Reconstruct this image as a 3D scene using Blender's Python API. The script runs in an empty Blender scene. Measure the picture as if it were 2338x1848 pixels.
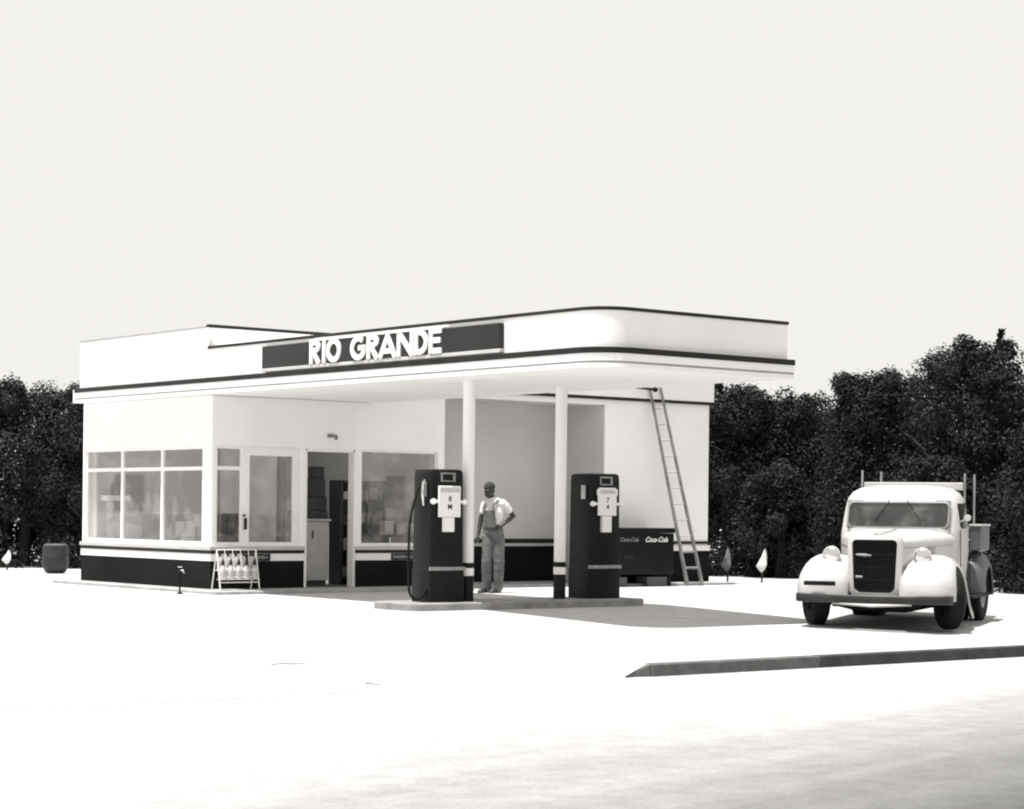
import bpy, bmesh, math, random
from mathutils import Vector, Matrix

random.seed(7)
R = math.radians
PI = math.pi
S = bpy.context.scene
COL = S.collection

# ------------------------------------------------------------------ camera
cam = bpy.data.cameras.new('camera')
camo = bpy.data.objects.new('camera', cam); COL.objects.link(camo)
cam.sensor_fit = 'HORIZONTAL'; cam.sensor_width = 36.0
cam.lens = 4831.5 / 2338 * 36.0
cam.shift_y = 243.1 / 2338
cam.clip_start = 0.2; cam.clip_end = 2000
EYE = 1.32
camo.matrix_world = Matrix.Translation((0, 0, EYE)) @ Matrix.Rotation(R(90), 4, 'X') @ Matrix.Rotation(0.01141, 4, 'Z')
S.camera = camo

# ------------------------------------------------------------------ light
TOSUN = Vector((-0.20, -0.13, 1.0)).normalized()
SUN_EL = math.asin(TOSUN.z)
sun = bpy.data.lights.new('sun', 'SUN'); sun.energy = 4.8; sun.angle = R(0.55); sun.color = (1.0, 0.985, 0.965)
suno = bpy.data.objects.new('sun', sun); COL.objects.link(suno)
suno.rotation_euler = (-TOSUN).to_track_quat('-Z', 'Y').to_euler()
W = bpy.data.worlds.new('World'); S.world = W; W.use_nodes = True
wt = W.node_tree; wt.nodes.clear()
sky = wt.nodes.new('ShaderNodeTexSky'); sky.sky_type = 'NISHITA'; sky.sun_disc = False
sky.sun_elevation = SUN_EL; sky.sun_rotation = math.atan2(TOSUN.x, TOSUN.y)
sky.dust_density = 4.0; sky.air_density = 1.5
bw = wt.nodes.new('ShaderNodeRGBToBW')                     # a black-and-white print: the sky without its blue
mr = wt.nodes.new('ShaderNodeMapRange'); mr.clamp = True
for i, v in enumerate((3.0, 14.0, 5.64, 6.15)): mr.inputs[i + 1].default_value = v
mulw = wt.nodes.new('ShaderNodeMixRGB'); mulw.blend_type = 'MULTIPLY'; mulw.inputs[0].default_value = 1
mulw.inputs[2].default_value = (1.0, 0.977, 0.946, 1)
bg = wt.nodes.new('ShaderNodeBackground'); bg.inputs[1].default_value = 0.1
wo = wt.nodes.new('ShaderNodeOutputWorld')
wt.links.new(sky.outputs[0], bw.inputs[0]); wt.links.new(bw.outputs[0], mr.inputs[0])
wt.links.new(mr.outputs[0], mulw.inputs[1]); wt.links.new(mulw.outputs[0], bg.inputs[0])
wt.links.new(bg.outputs[0], wo.inputs[0])
S.view_settings.view_transform = 'Standard'; S.view_settings.look = 'None'
S.view_settings.exposure = 0.68; S.view_settings.gamma = 1.0
S.render.engine = 'CYCLES'
S.cycles.max_bounces = 10; S.cycles.diffuse_bounces = 6; S.cycles.glossy_bounces = 4
S.cycles.transmission_bounces = 6; S.cycles.transparent_max_bounces = 12
S.cycles.pixel_filter_type = 'BLACKMAN_HARRIS'; S.cycles.filter_width = 2.1
S.cycles.use_denoising = True

# ------------------------------------------------------------------ materials
def tone(v, warm=1.0):
    w = 0.012 * warm
    return (v, v * (1 - w), v * (1 - 2 * w), 1)

def mat(name, val, rough=0.6, metal=0.0, var=0.08, scale=3.0, detail=4.0, bump=0.0, bscale=40.0, warm=1.0, spec=0.5, stretch=None, coat=0.0):
    m = bpy.data.materials.new(name); m.use_nodes = True
    t = m.node_tree; b = t.nodes['Principled BSDF']
    b.inputs['Roughness'].default_value = rough; b.inputs['Metallic'].default_value = metal
    b.inputs['Specular IOR Level'].default_value = spec
    if coat: b.inputs['Coat Weight'].default_value = coat
    tc = t.nodes.new('ShaderNodeTexCoord')
    src = tc.outputs['Object']
    if stretch:
        mp = t.nodes.new('ShaderNodeMapping'); mp.inputs['Scale'].default_value = stretch
        t.links.new(src, mp.inputs[0]); src = mp.outputs[0]
    n = t.nodes.new('ShaderNodeTexNoise'); n.inputs['Scale'].default_value = scale; n.inputs['Detail'].default_value = detail
    t.links.new(src, n.inputs['Vector'])
    r = t.nodes.new('ShaderNodeValToRGB')
    r.color_ramp.elements[0].position = 0.3; r.color_ramp.elements[1].position = 0.7
    r.color_ramp.elements[0].color = tone(val * (1 - var), warm); r.color_ramp.elements[1].color = tone(min(val * (1 + var), 0.95), warm)
    t.links.new(n.outputs[0], r.inputs[0]); t.links.new(r.outputs[0], b.inputs['Base Color'])
    if bump:
        n2 = t.nodes.new('ShaderNodeTexNoise'); n2.inputs['Scale'].default_value = bscale; n2.inputs['Detail'].default_value = 6
        t.links.new(src, n2.inputs['Vector'])
        bp = t.nodes.new('ShaderNodeBump'); bp.inputs['Strength'].default_value = bump; bp.inputs['Distance'].default_value = 0.02
        t.links.new(n2.outputs[0], bp.inputs['Height']); t.links.new(bp.outputs[0], b.inputs['Normal'])
    return m

def glass(name, tint=0.9, rough=0.02, refl=1.0, dirt_glare=0.35):
    m = bpy.data.materials.new(name); m.use_nodes = True
    t = m.node_tree; t.nodes.clear()
    o = t.nodes.new('ShaderNodeOutputMaterial'); mx = t.nodes.new('ShaderNodeMixShader')
    tr = t.nodes.new('ShaderNodeBsdfTransparent'); tr.inputs[0].default_value = tone(tint, 0.5)
    gl = t.nodes.new('ShaderNodeBsdfGlossy'); gl.inputs['Roughness'].default_value = rough; gl.inputs[0].default_value = (0.95, 0.94, 0.92, 1)
    lw = t.nodes.new('ShaderNodeLayerWeight'); lw.inputs[0].default_value = 0.5      # thin pane: Schlick on |cos|
    pw = t.nodes.new('ShaderNodeMath'); pw.operation = 'POWER'; pw.inputs[1].default_value = 5.0
    fr = t.nodes.new('ShaderNodeMath'); fr.operation = 'MULTIPLY_ADD'; fr.inputs[1].default_value = 0.95; fr.inputs[2].default_value = 0.05 * refl
    t.links.new(lw.outputs['Facing'], pw.inputs[0]); t.links.new(pw.outputs[0], fr.inputs[0])
    n = t.nodes.new('ShaderNodeTexNoise'); n.inputs['Scale'].default_value = 1.2
    bp = t.nodes.new('ShaderNodeBump'); bp.inputs['Strength'].default_value = 0.008; bp.inputs['Distance'].default_value = 0.02
    tc = t.nodes.new('ShaderNodeTexCoord'); t.links.new(tc.outputs['Object'], n.inputs['Vector'])
    t.links.new(n.outputs[0], bp.inputs['Height']); t.links.new(bp.outputs[0], gl.inputs['Normal'])
    t.links.new(fr.outputs[0], mx.inputs[0]); t.links.new(tr.outputs[0], mx.inputs[1]); t.links.new(gl.outputs[0], mx.inputs[2])
    # dust and old whitewash smears; on truck glass, pale painted-in reflections
    n5 = t.nodes.new('ShaderNodeTexNoise'); n5.inputs['Scale'].default_value = 3.4; n5.inputs['Detail'].default_value = 7
    mp5 = t.nodes.new('ShaderNodeMapping'); mp5.inputs['Scale'].default_value = (1.0, 1.0, 0.9); t.links.new(tc.outputs['Object'], mp5.inputs[0]); t.links.new(mp5.outputs[0], n5.inputs['Vector'])
    r5 = t.nodes.new('ShaderNodeMapRange'); r5.clamp = True
    for k, v in enumerate((0.46, 0.72, 0.02, dirt_glare)): r5.inputs[k + 1].default_value = v
    t.links.new(n5.outputs[0], r5.inputs[0])
    df = t.nodes.new('ShaderNodeBsdfDiffuse'); df.inputs[0].default_value = tone(0.8)
    mx2 = t.nodes.new('ShaderNodeMixShader'); t.links.new(r5.outputs[0], mx2.inputs[0]); t.links.new(mx.outputs[0], mx2.inputs[1]); t.links.new(df.outputs[0], mx2.inputs[2])
    t.links.new(mx2.outputs[0], o.inputs[0])
    return m

M = dict(
    stucco=mat('white_stucco', 0.88, 0.75, var=0.035, scale=1.1, bump=0.12, bscale=60, spec=0.2),
    white=mat('white_enamel', 0.86, 0.35, var=0.03, scale=2.0),
    whitewood=mat('white_painted_wood', 0.84, 0.5, var=0.04, scale=4.0),
    soffit=mat('soffit_paint', 0.87, 0.7, var=0.02, scale=0.8, spec=0.2),
    black=mat('black_enamel', 0.012, 0.3, var=0.2, scale=2.0, warm=0.3, spec=0.12),
    dtrim=mat('dark_trim_paint', 0.02, 0.5, spec=0.2, var=0.25, scale=2.5, warm=0.8),
    gtrim=mat('grey_trim_paint', 0.30, 0.5, var=0.15, scale=2.5, warm=0.8),
    tile=mat('black_glazed_tile', 0.010, 0.55, spec=0.05, var=0.3, scale=1.5, warm=0.3, bump=0.03, bscale=8),
    ledge=mat('pale_grey_ledge', 0.5, 0.5, var=0.08),
    inner=mat('interior_plaster', 0.58, 0.8, var=0.06, scale=1.2),
    innerd=mat('interior_floor', 0.13, 0.6, var=0.2, scale=3),
    lightp=mat('light_partition', 0.55, 0.7, var=0.1, scale=1.5),
    darkg=mat('dark_goods', 0.03, 0.6, var=0.4, scale=4),
    midg=mat('mid_grey_paint', 0.20, 0.5, var=0.12, scale=5),
    cab=mat('grey_cabinet_paint', 0.40, 0.5, var=0.1, scale=6),
    concrete=mat('island_concrete', 0.24, 0.85, var=0.25, scale=5, bump=0.3, bscale=60),
    walk=mat('sidewalk_concrete', 0.34, 0.85, var=0.2, scale=4, bump=0.3, bscale=60),
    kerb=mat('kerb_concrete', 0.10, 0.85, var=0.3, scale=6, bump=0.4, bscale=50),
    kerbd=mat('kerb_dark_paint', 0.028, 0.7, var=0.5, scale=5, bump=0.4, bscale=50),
    chrome=mat('chrome', 0.7, 0.18, 1.0, var=0.05),
    steel=mat('worn_steel', 0.35, 0.4, 0.9, var=0.2, scale=8),
    rubber=mat('black_rubber', 0.010, 0.75, spec=0.12, var=0.3, scale=12, bump=0.2, bscale=30),
    truckw=mat('truck_white_paint', 0.47, 0.38, var=0.12, scale=1.8, coat=0.15),
    truckd=mat('truck_dark_grey_paint', 0.085, 0.45, var=0.25, scale=4),
    truckg=mat('truck_grey_paint', 0.26, 0.4, var=0.2, scale=3),
    chassis=mat('chassis_black', 0.010, 0.7, spec=0.12, var=0.4, scale=6),
    wood=mat('weathered_wood', 0.26, 0.8, var=0.35, scale=4, stretch=(6, 6, 0.6), bump=0.2, bscale=25),
    ladder=mat('ladder_wood', 0.19, 0.8, var=0.35, scale=4, stretch=(5, 5, 0.7)),
    cloth=mat('white_shirt_cloth', 0.75, 0.9, var=0.06, scale=9, bump=0.3, bscale=25),
    denim=mat('grey_denim', 0.13, 0.9, var=0.4, scale=8, bump=0.5, bscale=22),
    skin=mat('skin', 0.035, 0.55, var=0.12, scale=12),
    shoe=mat('dark_shoe_leather', 0.022, 0.45, var=0.3, scale=10),
    cap=mat('dark_cap_cloth', 0.03, 0.9, var=0.25, scale=14),
    paper=mat('white_dial', 0.82, 0.4, var=0.02, scale=3),
    letter=mat('white_sign_letters', 0.9, 0.35, var=0.02),
    sign=mat('dark_sign_panel', 0.02, 0.25, spec=0.3, var=0.2, scale=1.5, warm=0.4),
    dimlet=mat('faded_lettering', 0.22, 0.5, var=0.3, scale=20),
    oil=mat('oil_bottle_glass', 0.5, 0.15, var=0.25, scale=14),
    spout=mat('bottle_spout', 0.04, 0.4, 0.6, var=0.2),
    drum=mat('drum_paint', 0.014, 0.55, var=0.4, scale=5),
    drumtop=mat('drum_rusty_lid', 0.06, 0.7, var=0.4, scale=9),
    flag=mat('pale_flag_cloth', 0.72, 0.85, var=0.12, scale=6),
    flag_shade=mat('shaded_flag_cloth', 0.16, 0.85, var=0.25, scale=6),  # pale flag cloth with its shade put into a darker colour
    bark=mat('bark', 0.022, 0.9, var=0.4, scale=6, stretch=(3, 3, 0.6), bump=0.6, bscale=14),
    seat=mat('seat_fabric', 0.06, 0.8, var=0.2),
    part=mat('grey_partition_paint', 0.22, 0.7, var=0.2, scale=2),
    stain=mat('oil_stain', 0.16, 0.8, var=0.4, scale=9),
    bump=mat('dull_bumper_paint', 0.022, 0.4, spec=0.3, var=0.3, scale=4),
    glass=glass('window_glass', 0.96, dirt_glare=0.13), tglass=glass('truck_glass', 0.62, dirt_glare=0.10),
)
def leafmat(name, lo, hi):
    m = bpy.data.materials.new(name); m.use_nodes = True; t = m.node_tree; b = t.nodes['Principled BSDF']
    g = t.nodes.new('ShaderNodeNewGeometry'); tc = t.nodes.new('ShaderNodeTexCoord')
    n = t.nodes.new('ShaderNodeTexNoise'); n.inputs['Scale'].default_value = 1.6; n.inputs['Detail'].default_value = 3; t.links.new(tc.outputs['Object'], n.inputs['Vector'])
    a = t.nodes.new('ShaderNodeMath'); a.operation = 'MULTIPLY_ADD'; a.inputs[1].default_value = 0.22; t.links.new(g.outputs['Random Per Island'], a.inputs[0]); t.links.new(n.outputs[0], a.inputs[2])
    r = t.nodes.new('ShaderNodeValToRGB'); t.links.new(a.outputs[0], r.inputs[0]); t.links.new(r.outputs[0], b.inputs['Base Color'])
    r.color_ramp.elements[0].position = 0.50; r.color_ramp.elements[1].position = 0.88
    r.color_ramp.elements[0].color = tone(lo, 0.4); r.color_ramp.elements[1].color = tone(hi, 0.6)
    b.inputs['Roughness'].default_value = 0.7; b.inputs['Specular IOR Level'].default_value = 0.12
    return m
M['leaf'] = leafmat('dark_leaves', 0.015, 0.036)
M['leaf2'] = leafmat('grey_leaves', 0.017, 0.044)

def groundmat(name, base, dark, seed, big=0.25, spots=True, grade=None):
    """concrete / asphalt with broad tonal drift, fine grain and scattered stains"""
    m = bpy.data.materials.new(name); m.use_nodes = True; t = m.node_tree; b = t.nodes['Principled BSDF']
    b.inputs['Roughness'].default_value = 0.9; b.inputs['Specular IOR Level'].default_value = 0.2
    tc = t.nodes.new('ShaderNodeTexCoord')
    mp = t.nodes.new('ShaderNodeMapping'); mp.inputs['Location'].default_value = (seed, seed * 2, 0); t.links.new(tc.outputs['Object'], mp.inputs[0])
    def noise(s, d=4):
        n = t.nodes.new('ShaderNodeTexNoise'); n.inputs['Scale'].default_value = s; n.inputs['Detail'].default_value = d
        t.links.new(mp.outputs[0], n.inputs['Vector']); return n.outputs[0]
    def ramp(i, a, c, va, vc):
        r = t.nodes.new('ShaderNodeMapRange'); r.clamp = True
        for k, v in enumerate((a, c, va, vc)): r.inputs[k + 1].default_value = v
        t.links.new(i, r.inputs[0]); return r.outputs[0]
    def mul(x, y):
        k = t.nodes.new('ShaderNodeMath'); k.operation = 'MULTIPLY'; t.links.new(x, k.inputs[0]); t.links.new(y, k.inputs[1]); return k.outputs[0]
    v = ramp(noise(big, 3), 0.3, 0.7, base * (1 - dark), base)
    v = mul(v, ramp(noise(30, 5), 0.3, 0.7, 0.86, 1.08))
    v = mul(v, ramp(noise(4, 6), 0.35, 0.65, 0.9, 1.05))
    if spots: v = mul(v, ramp(noise(1.7, 2), 0.70, 0.80, 1.0, 0.72))
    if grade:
        # darkening that deepens on a slant across the street, broken by long streaks
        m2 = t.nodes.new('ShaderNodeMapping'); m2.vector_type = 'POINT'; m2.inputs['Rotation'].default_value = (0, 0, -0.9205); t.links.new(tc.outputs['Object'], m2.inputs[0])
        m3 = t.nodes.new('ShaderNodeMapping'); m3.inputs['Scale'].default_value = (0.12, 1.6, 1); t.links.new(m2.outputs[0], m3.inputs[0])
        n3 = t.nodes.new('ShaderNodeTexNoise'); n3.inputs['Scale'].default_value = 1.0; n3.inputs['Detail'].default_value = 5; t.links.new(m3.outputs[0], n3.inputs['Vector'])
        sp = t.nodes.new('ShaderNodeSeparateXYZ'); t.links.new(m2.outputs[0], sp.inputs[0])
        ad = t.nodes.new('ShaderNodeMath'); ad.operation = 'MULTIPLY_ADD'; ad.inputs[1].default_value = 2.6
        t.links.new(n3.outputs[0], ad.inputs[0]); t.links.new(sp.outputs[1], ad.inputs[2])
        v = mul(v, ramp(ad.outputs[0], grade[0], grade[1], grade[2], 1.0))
    cmb = t.nodes.new('ShaderNodeCombineColor')
    for k, w in enumerate((1, 0.988, 0.972)):
        q = t.nodes.new('ShaderNodeMath'); q.operation = 'MULTIPLY'; q.inputs[1].default_value = w
        t.links.new(v, q.inputs[0]); t.links.new(q.outputs[0], cmb.inputs[k])
    t.links.new(cmb.outputs[0], b.inputs['Base Color'])
    bp = t.nodes.new('ShaderNodeBump'); bp.inputs['Strength'].default_value = 0.25; bp.inputs['Distance'].default_value = 0.02
    t.links.new(noise(45, 6), bp.inputs['Height']); t.links.new(bp.outputs[0], b.inputs['Normal'])
    return m
M['recess'] = mat('bay_shade_tone', 0.6, 0.8, var=0.05, scale=1.5, bump=0.1, bscale=60, spec=0.2)  # greyer than the stucco: the bay's shade put into its colour
M['ground'] = groundmat('forecourt_concrete', 0.51, 0.12, 3.0)
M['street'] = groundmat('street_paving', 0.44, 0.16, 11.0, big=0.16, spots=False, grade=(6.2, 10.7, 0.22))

# ------------------------------------------------------------------ mesh helpers
class MB:
    def __init__(s): s.v = []; s.f = []
    def add(s, vs, fs):
        o = len(s.v); s.v += [tuple(p) for p in vs]; s.f += [tuple(i + o for i in f) for f in fs]; return s
    def box(s, x0, x1, y0, y1, z0, z1):
        x0, x1 = min(x0, x1), max(x0, x1); y0, y1 = min(y0, y1), max(y0, y1); z0, z1 = min(z0, z1), max(z0, z1)
        v = [(x, y, z) for z in (z0, z1) for y in (y0, y1) for x in (x0, x1)]
        return s.add(v, [(0, 2, 3, 1), (4, 5, 7, 6), (0, 1, 5, 4), (2, 6, 7, 3), (0, 4, 6, 2), (1, 3, 7, 5)])
    def loft(s, rings, cap0=True, cap1=True, closed=True):
        n = len(rings[0]); vs = [p for r in rings for p in r]; fs = []
        for i in range(len(rings) - 1):
            for j in range(n if closed else n - 1):
                a, b = i * n + j, i * n + (j + 1) % n
                fs.append((a, b, b + n, a + n))
        if cap0: fs.append(tuple(range(n - 1, -1, -1)))
        if cap1: fs.append(tuple((len(rings) - 1) * n + j for j in range(n)))
        return s.add(vs, fs)
    def tube(s, pts, r, n=8, cap=True):
        pts = [Vector(p) for p in pts]; rs = r if isinstance(r, (list, tuple)) else [r] * len(pts)
        rings = []; prev = None
        for i, p in enumerate(pts):
            d = (pts[min(i + 1, len(pts) - 1)] - pts[max(i - 1, 0)])
            d = d.normalized() if d.length > 1e-9 else Vector((0, 0, 1))
            if prev is None:
                q = Vector((0, 0, 1)) if abs(d.z) < 0.9 else Vector((1, 0, 0)); x = d.cross(q).normalized()
            else:
                x = (prev - d * prev.dot(d)).normalized()
            y = d.cross(x); prev = x
            rings.append([p + (x * math.cos(2 * PI * k / n) + y * math.sin(2 * PI * k / n)) * rs[i] for k in range(n)])
        return s.loft(rings, cap, cap)
    def lathe(s, prof, n=24, center=(0, 0, 0), axis='Z'):
        rings = []; c = Vector(center)
        for r, h in prof:
            ring = []
            for k in range(n):
                a = 2 * PI * k / n; x, y = r * math.cos(a), r * math.sin(a)
                p = {'Z': (x, y, h), 'Y': (x, h, -y), 'X': (h, x, y)}[axis]
                ring.append(c + Vector(p))
            rings.append(ring)
        return s.loft(rings)
    def prism(s, poly, z0, z1):
        n = len(poly)
        vs = [(x, y, z0) for x, y in poly] + [(x, y, z1) for x, y in poly]
        return s.add(vs, [tuple(range(n - 1, -1, -1)), tuple(range(n, 2 * n))] + [(i, (i + 1) % n, n + (i + 1) % n, n + i) for i in range(n)])
    def xf(s, mtx):
        s.v = [tuple(mtx @ Vector(p)) for p in s.v]; return s
    def mesh(s, name):
        me = bpy.data.meshes.new(name); me.from_pydata(s.v, [], s.f)
        bm = bmesh.new(); bm.from_mesh(me); bmesh.ops.recalc_face_normals(bm, faces=bm.faces[:]); bm.to_mesh(me); bm.free()
        return me
    def build(s, name, m, parent=None, smooth=None, bevel=0.0, loc=None, recalc=True):
        me = s.mesh(name)
        o = bpy.data.objects.new(name, me); COL.objects.link(o)
        ms = m if isinstance(m, (list, tuple)) else [m]
        for q in ms: me.materials.append(q)
        if smooth is not None:
            for p in me.polygons: p.use_smooth = True
            me.set_sharp_from_angle(angle=R(smooth))
        if bevel:
            b = o.modifiers.new('bevel', 'BEVEL'); b.width = bevel; b.segments = 2; b.limit_method = 'ANGLE'; b.angle_limit = R(40)
        if parent: o.parent = parent
        if loc: o.location = loc
        return o

def bake(o):
    """apply the modifiers of o"""
    dg = bpy.context.evaluated_depsgraph_get(); dg.update()
    me = bpy.data.meshes.new_from_object(o.evaluated_get(dg))
    o.modifiers.clear(); old = o.data; o.data = me; me.name = o.name
    bpy.data.meshes.remove(old)
    return o

def tag(o, label=None, cat=None, group=None, kind=None):
    for k, v in (('label', label), ('category', cat), ('group', group), ('kind', kind)):
        if v: o[k] = v
    return o
def thing(name, label, cat, loc=(0, 0, 0), rz=0.0, group=None):
    o = bpy.data.objects.new(name, None); COL.objects.link(o)
    o.empty_display_size = 0.2; o.location = loc; o.rotation_euler = (0, 0, rz)
    return tag(o, label, cat, group)
def copy_thing(root, loc, rz=None, label=None):
    c = root.copy(); COL.objects.link(c); c.location = loc
    if rz is not None: c.rotation_euler = (0, 0, rz)
    if label: c['label'] = label
    for ch in root.children:
        d = ch.copy(); COL.objects.link(d); d.parent = c
        for g in ch.children:
            e = g.copy(); COL.objects.link(e); e.parent = d
    return c

# station frame: local x = along the front wall, local y = into the lot (the sign side runs along y)
TH = 0.6727
ORG = Vector((-0.587, 28.1, 0))
AX = Vector((-math.sin(TH), math.cos(TH), 0)); BX = Vector((math.cos(TH), math.sin(TH), 0))
def P(v, u, z=0.0): return ORG + BX * v + AX * u + Vector((0, 0, z))
def uv(X, Y): d = Vector((X, Y, 0)) - ORG; return d.dot(BX), d.dot(AX)

def gh(v, u):
    """height of the forecourt: level by the building, falling to the street; a driveway ramp where the kerb stops"""
    z = 0.0 if u > 0 else 0.027 * max(u, -6.8)
    k = min(1, max(0, (-2.95 - v) / 0.3))
    if u < -5.6: z += k * (-0.3 - 0.027 * -6.8) * min(1, (-5.6 - u) / 1.2)
    return z

# ------------------------------------------------------------------ setting
def build_ground():
    b = MB()
    us = [-6.8, -6.5, -6.2, -5.9, -5.6, -3.0, -1.5, 0.0, 1.0, 6, 12, 20, 40, 90, 400]
    vs = [-300, -80, -30, -12, -6, -3.25, -3.1, -2.95, 0, 3, 8, 15, 30, 80, 300]
    vv = [tuple(P(v, u, gh(v, u))) for u in us for v in vs]; n = len(vs)
    b.add(vv, [(i * n + j, i * n + j + 1, (i + 1) * n + j + 1, (i + 1) * n + j) for i in range(len(us) - 1) for j in range(n - 1)])
    tag(b.build('ground', M['ground']), kind='structure')
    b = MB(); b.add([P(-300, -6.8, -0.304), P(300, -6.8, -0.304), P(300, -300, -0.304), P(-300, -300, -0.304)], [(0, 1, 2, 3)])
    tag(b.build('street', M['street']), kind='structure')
    # gutter joint along the driveway: a thin dirty seam
    b = MB(); rnd = random.Random(5); v = -40.0
    while v < -3.1:
        L = rnd.uniform(0.3, 1.6); w = rnd.uniform(0.006, 0.016); o = rnd.uniform(-0.01, 0.01)
        b.add([P(v, -6.80 + o, -0.299), P(v + L, -6.80 + o, -0.299), P(v + L, -6.80 + o - w, -0.299), P(v, -6.80 + o - w, -0.299)], [(0, 1, 2, 3)])
        v += L + rnd.uniform(0, 0.5)
    tag(b.build('gutter_seam', M['kerb']), kind='structure')
build_ground()

for k_, (sx_, su_, L_, w_) in enumerate(((-6.25, -5.45, 0.42, 0.07), (-6.05, -6.55, 0.16, 0.04))):
    b = MB(); rnd = random.Random(k_ + 40); top = []; bot = []
    for q in range(9):
        f = q / 8; wv = w_ * math.sin(PI * min(0.98, max(0.05, f))) * rnd.uniform(0.5, 1.0)
        for lst, sg in ((top, 1), (bot, -1)):
            v_, u_ = sx_ + L_ * (f - 0.5), su_ + sg * wv + 0.05 * math.sin(5 * f); lst.append(P(v_, u_, gh(v_, u_) + 0.005))
    b.add(top + bot, [(q, q + 1, q + 10, q + 9) for q in range(8)])
    tag(b.build('oil_stain', M['stain']), kind='structure')
kerb = MB()
ZT = 0.027 * -6.8 + 0.004
kerb.add([P(-2.92, -6.84, -0.31), P(-2.92, -6.68, -0.31), P(-3.2, -6.78, -0.31), P(-2.92, -6.84, ZT), P(-2.92, -6.68, ZT), P(-3.2, -6.76, -0.29)],
         [(0, 1, 2), (3, 5, 4), (0, 3, 4, 1), (1, 4, 5, 2), (2, 5, 3, 0)])
x = -2.92
segs = []
while x < 40:
    kerb.box(x + 0.004, min(x + 2.4, 60) - 0.004, 0, 0.18, -0.31, ZT); x += 2.4
kv = kerb.v
base_n = 6
kerb.v = kv[:base_n] + [tuple(P(p[0], -6.86 + p[1] - 0.0, p[2])) for p in kv[base_n:]]
ko = kerb.build('kerb', [M['kerb'], M['kerbd']], bevel=0.012); tag(ko, kind='structure')
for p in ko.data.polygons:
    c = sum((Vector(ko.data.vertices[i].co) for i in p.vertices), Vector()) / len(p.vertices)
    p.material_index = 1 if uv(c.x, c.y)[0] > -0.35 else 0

# sidewalk slab round the building
sw = MB()
sw.box(-0.62, -0.2, 5.42, 10.9, -0.1, 0.05)
sw.box(-0.2, 4.3, 5.42, 6.3, -0.1, 0.052)
sw.box(4.3, 7.86, 6.2, 7.6, -0.1, 0.05)
sw.box(7.86, 10.7, 5.8, 6.3, -0.1, 0.048)
so = sw.build('sidewalk', M['walk'], bevel=0.015); so.location = ORG; so.rotation_euler = (0, 0, TH); tag(so, kind='structure')

# ------------------------------------------------------------------ the station
ST = thing('gas_station', 'white flat-roofed gas station with black base, glazed corner office and canopy', 'gas station', ORG, TH)
UF = 6.3      # plane of the office front
VA = -0.2     # plane of the sign-side office wall
wb = MB()
# sign-side wall (x = VA): sill wall, head wall, end piers; window from u 6.60 to 10.55, z .73..2.29
T = 0.16
wb.box(VA, VA + T, 6.46, 10.62, 0.0, 0.735); wb.box(VA, VA + T, 6.46, 10.62, 2.285, 3.07)
wb.box(VA, VA + T, 6.46, 6.60, 0.735, 2.285); wb.box(VA, VA + T, 10.57, 10.62, 0.735, 2.285)
# front wall (y = UF): window -.13..1.44, door 1.53..2.48, window 2.61..4.16
wb.box(VA, 1.53, UF, UF + T, 0.0, 0.735); wb.box(VA, -0.13, UF, UF + T, 0.735, 2.29); wb.box(1.44, 1.53, UF, UF + T, 0.735, 2.29)
wb.box(2.48, 4.30, UF, UF + T, 0.0, 0.735); wb.box(2.48, 2.61, UF, UF + T, 0.735, 2.29); wb.box(4.16, 4.30, UF, UF + T, 0.735, 2.29)
wb.box(VA, 2.79, UF, UF + T, 2.29, 3.07); wb.box(2.79, 4.30, UF, UF + T, 2.29, 3.305)
# end walls
wb.box(4.14, 4.30, UF + T, 10.62, 0.0, 3.3); wb.box(VA + T, 4.14, 10.46, 10.62, 0.0, 3.07)
wb.build('office_wall', M['stucco'], ST)
# base, stripe and rail round the office (each proud of the wall)
def band(name, m, z0, z1, out, parent=ST, runs=None):
    for r in runs: MB().box(*r(out), z0, z1).build(name, m, parent, bevel=0.004)
off_runs = [lambda o: (VA - o, VA, UF - o, 10.63), lambda o: (VA, 1.50, UF - o, UF), lambda o: (2.50, 4.30, UF - o, UF)]
band('black_base', M['tile'], 0.05, 0.485, 0.02, runs=off_runs)
band('white_stripe', M['white'], 0.485, 0.598, 0.026, runs=off_runs)
band('dark_rail', M['dtrim'], 0.604, 0.655, 0.03, runs=off_runs)
band('sill_ledge', M['ledge'], 0.655, 0.715, 0.05, runs=off_runs)
# dark name plates let into the stripe
rr = random.Random(3)
for x0, x1 in ((0.44, 0.82), (3.24, 4.2)):
    plo = MB().box(x0 - 0.04, x1 + 0.04, UF - 0.031, UF - 0.0262, 0.488, 0.595).build('stripe_plate', M['black'], ST)
    q = x0; pt = MB()
    while q < x1:
        w = rr.uniform(0.02, 0.05); h = rr.uniform(0.035, 0.06)
        pt.box(q, q + w, UF - 0.034, UF - 0.0312, 0.54 - h / 2, 0.54 + h / 2); q += w + rr.choice((0.010, 0.014, 0.019))
    pt.build('worn_lettering', M['dimlet'], plo)

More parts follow.
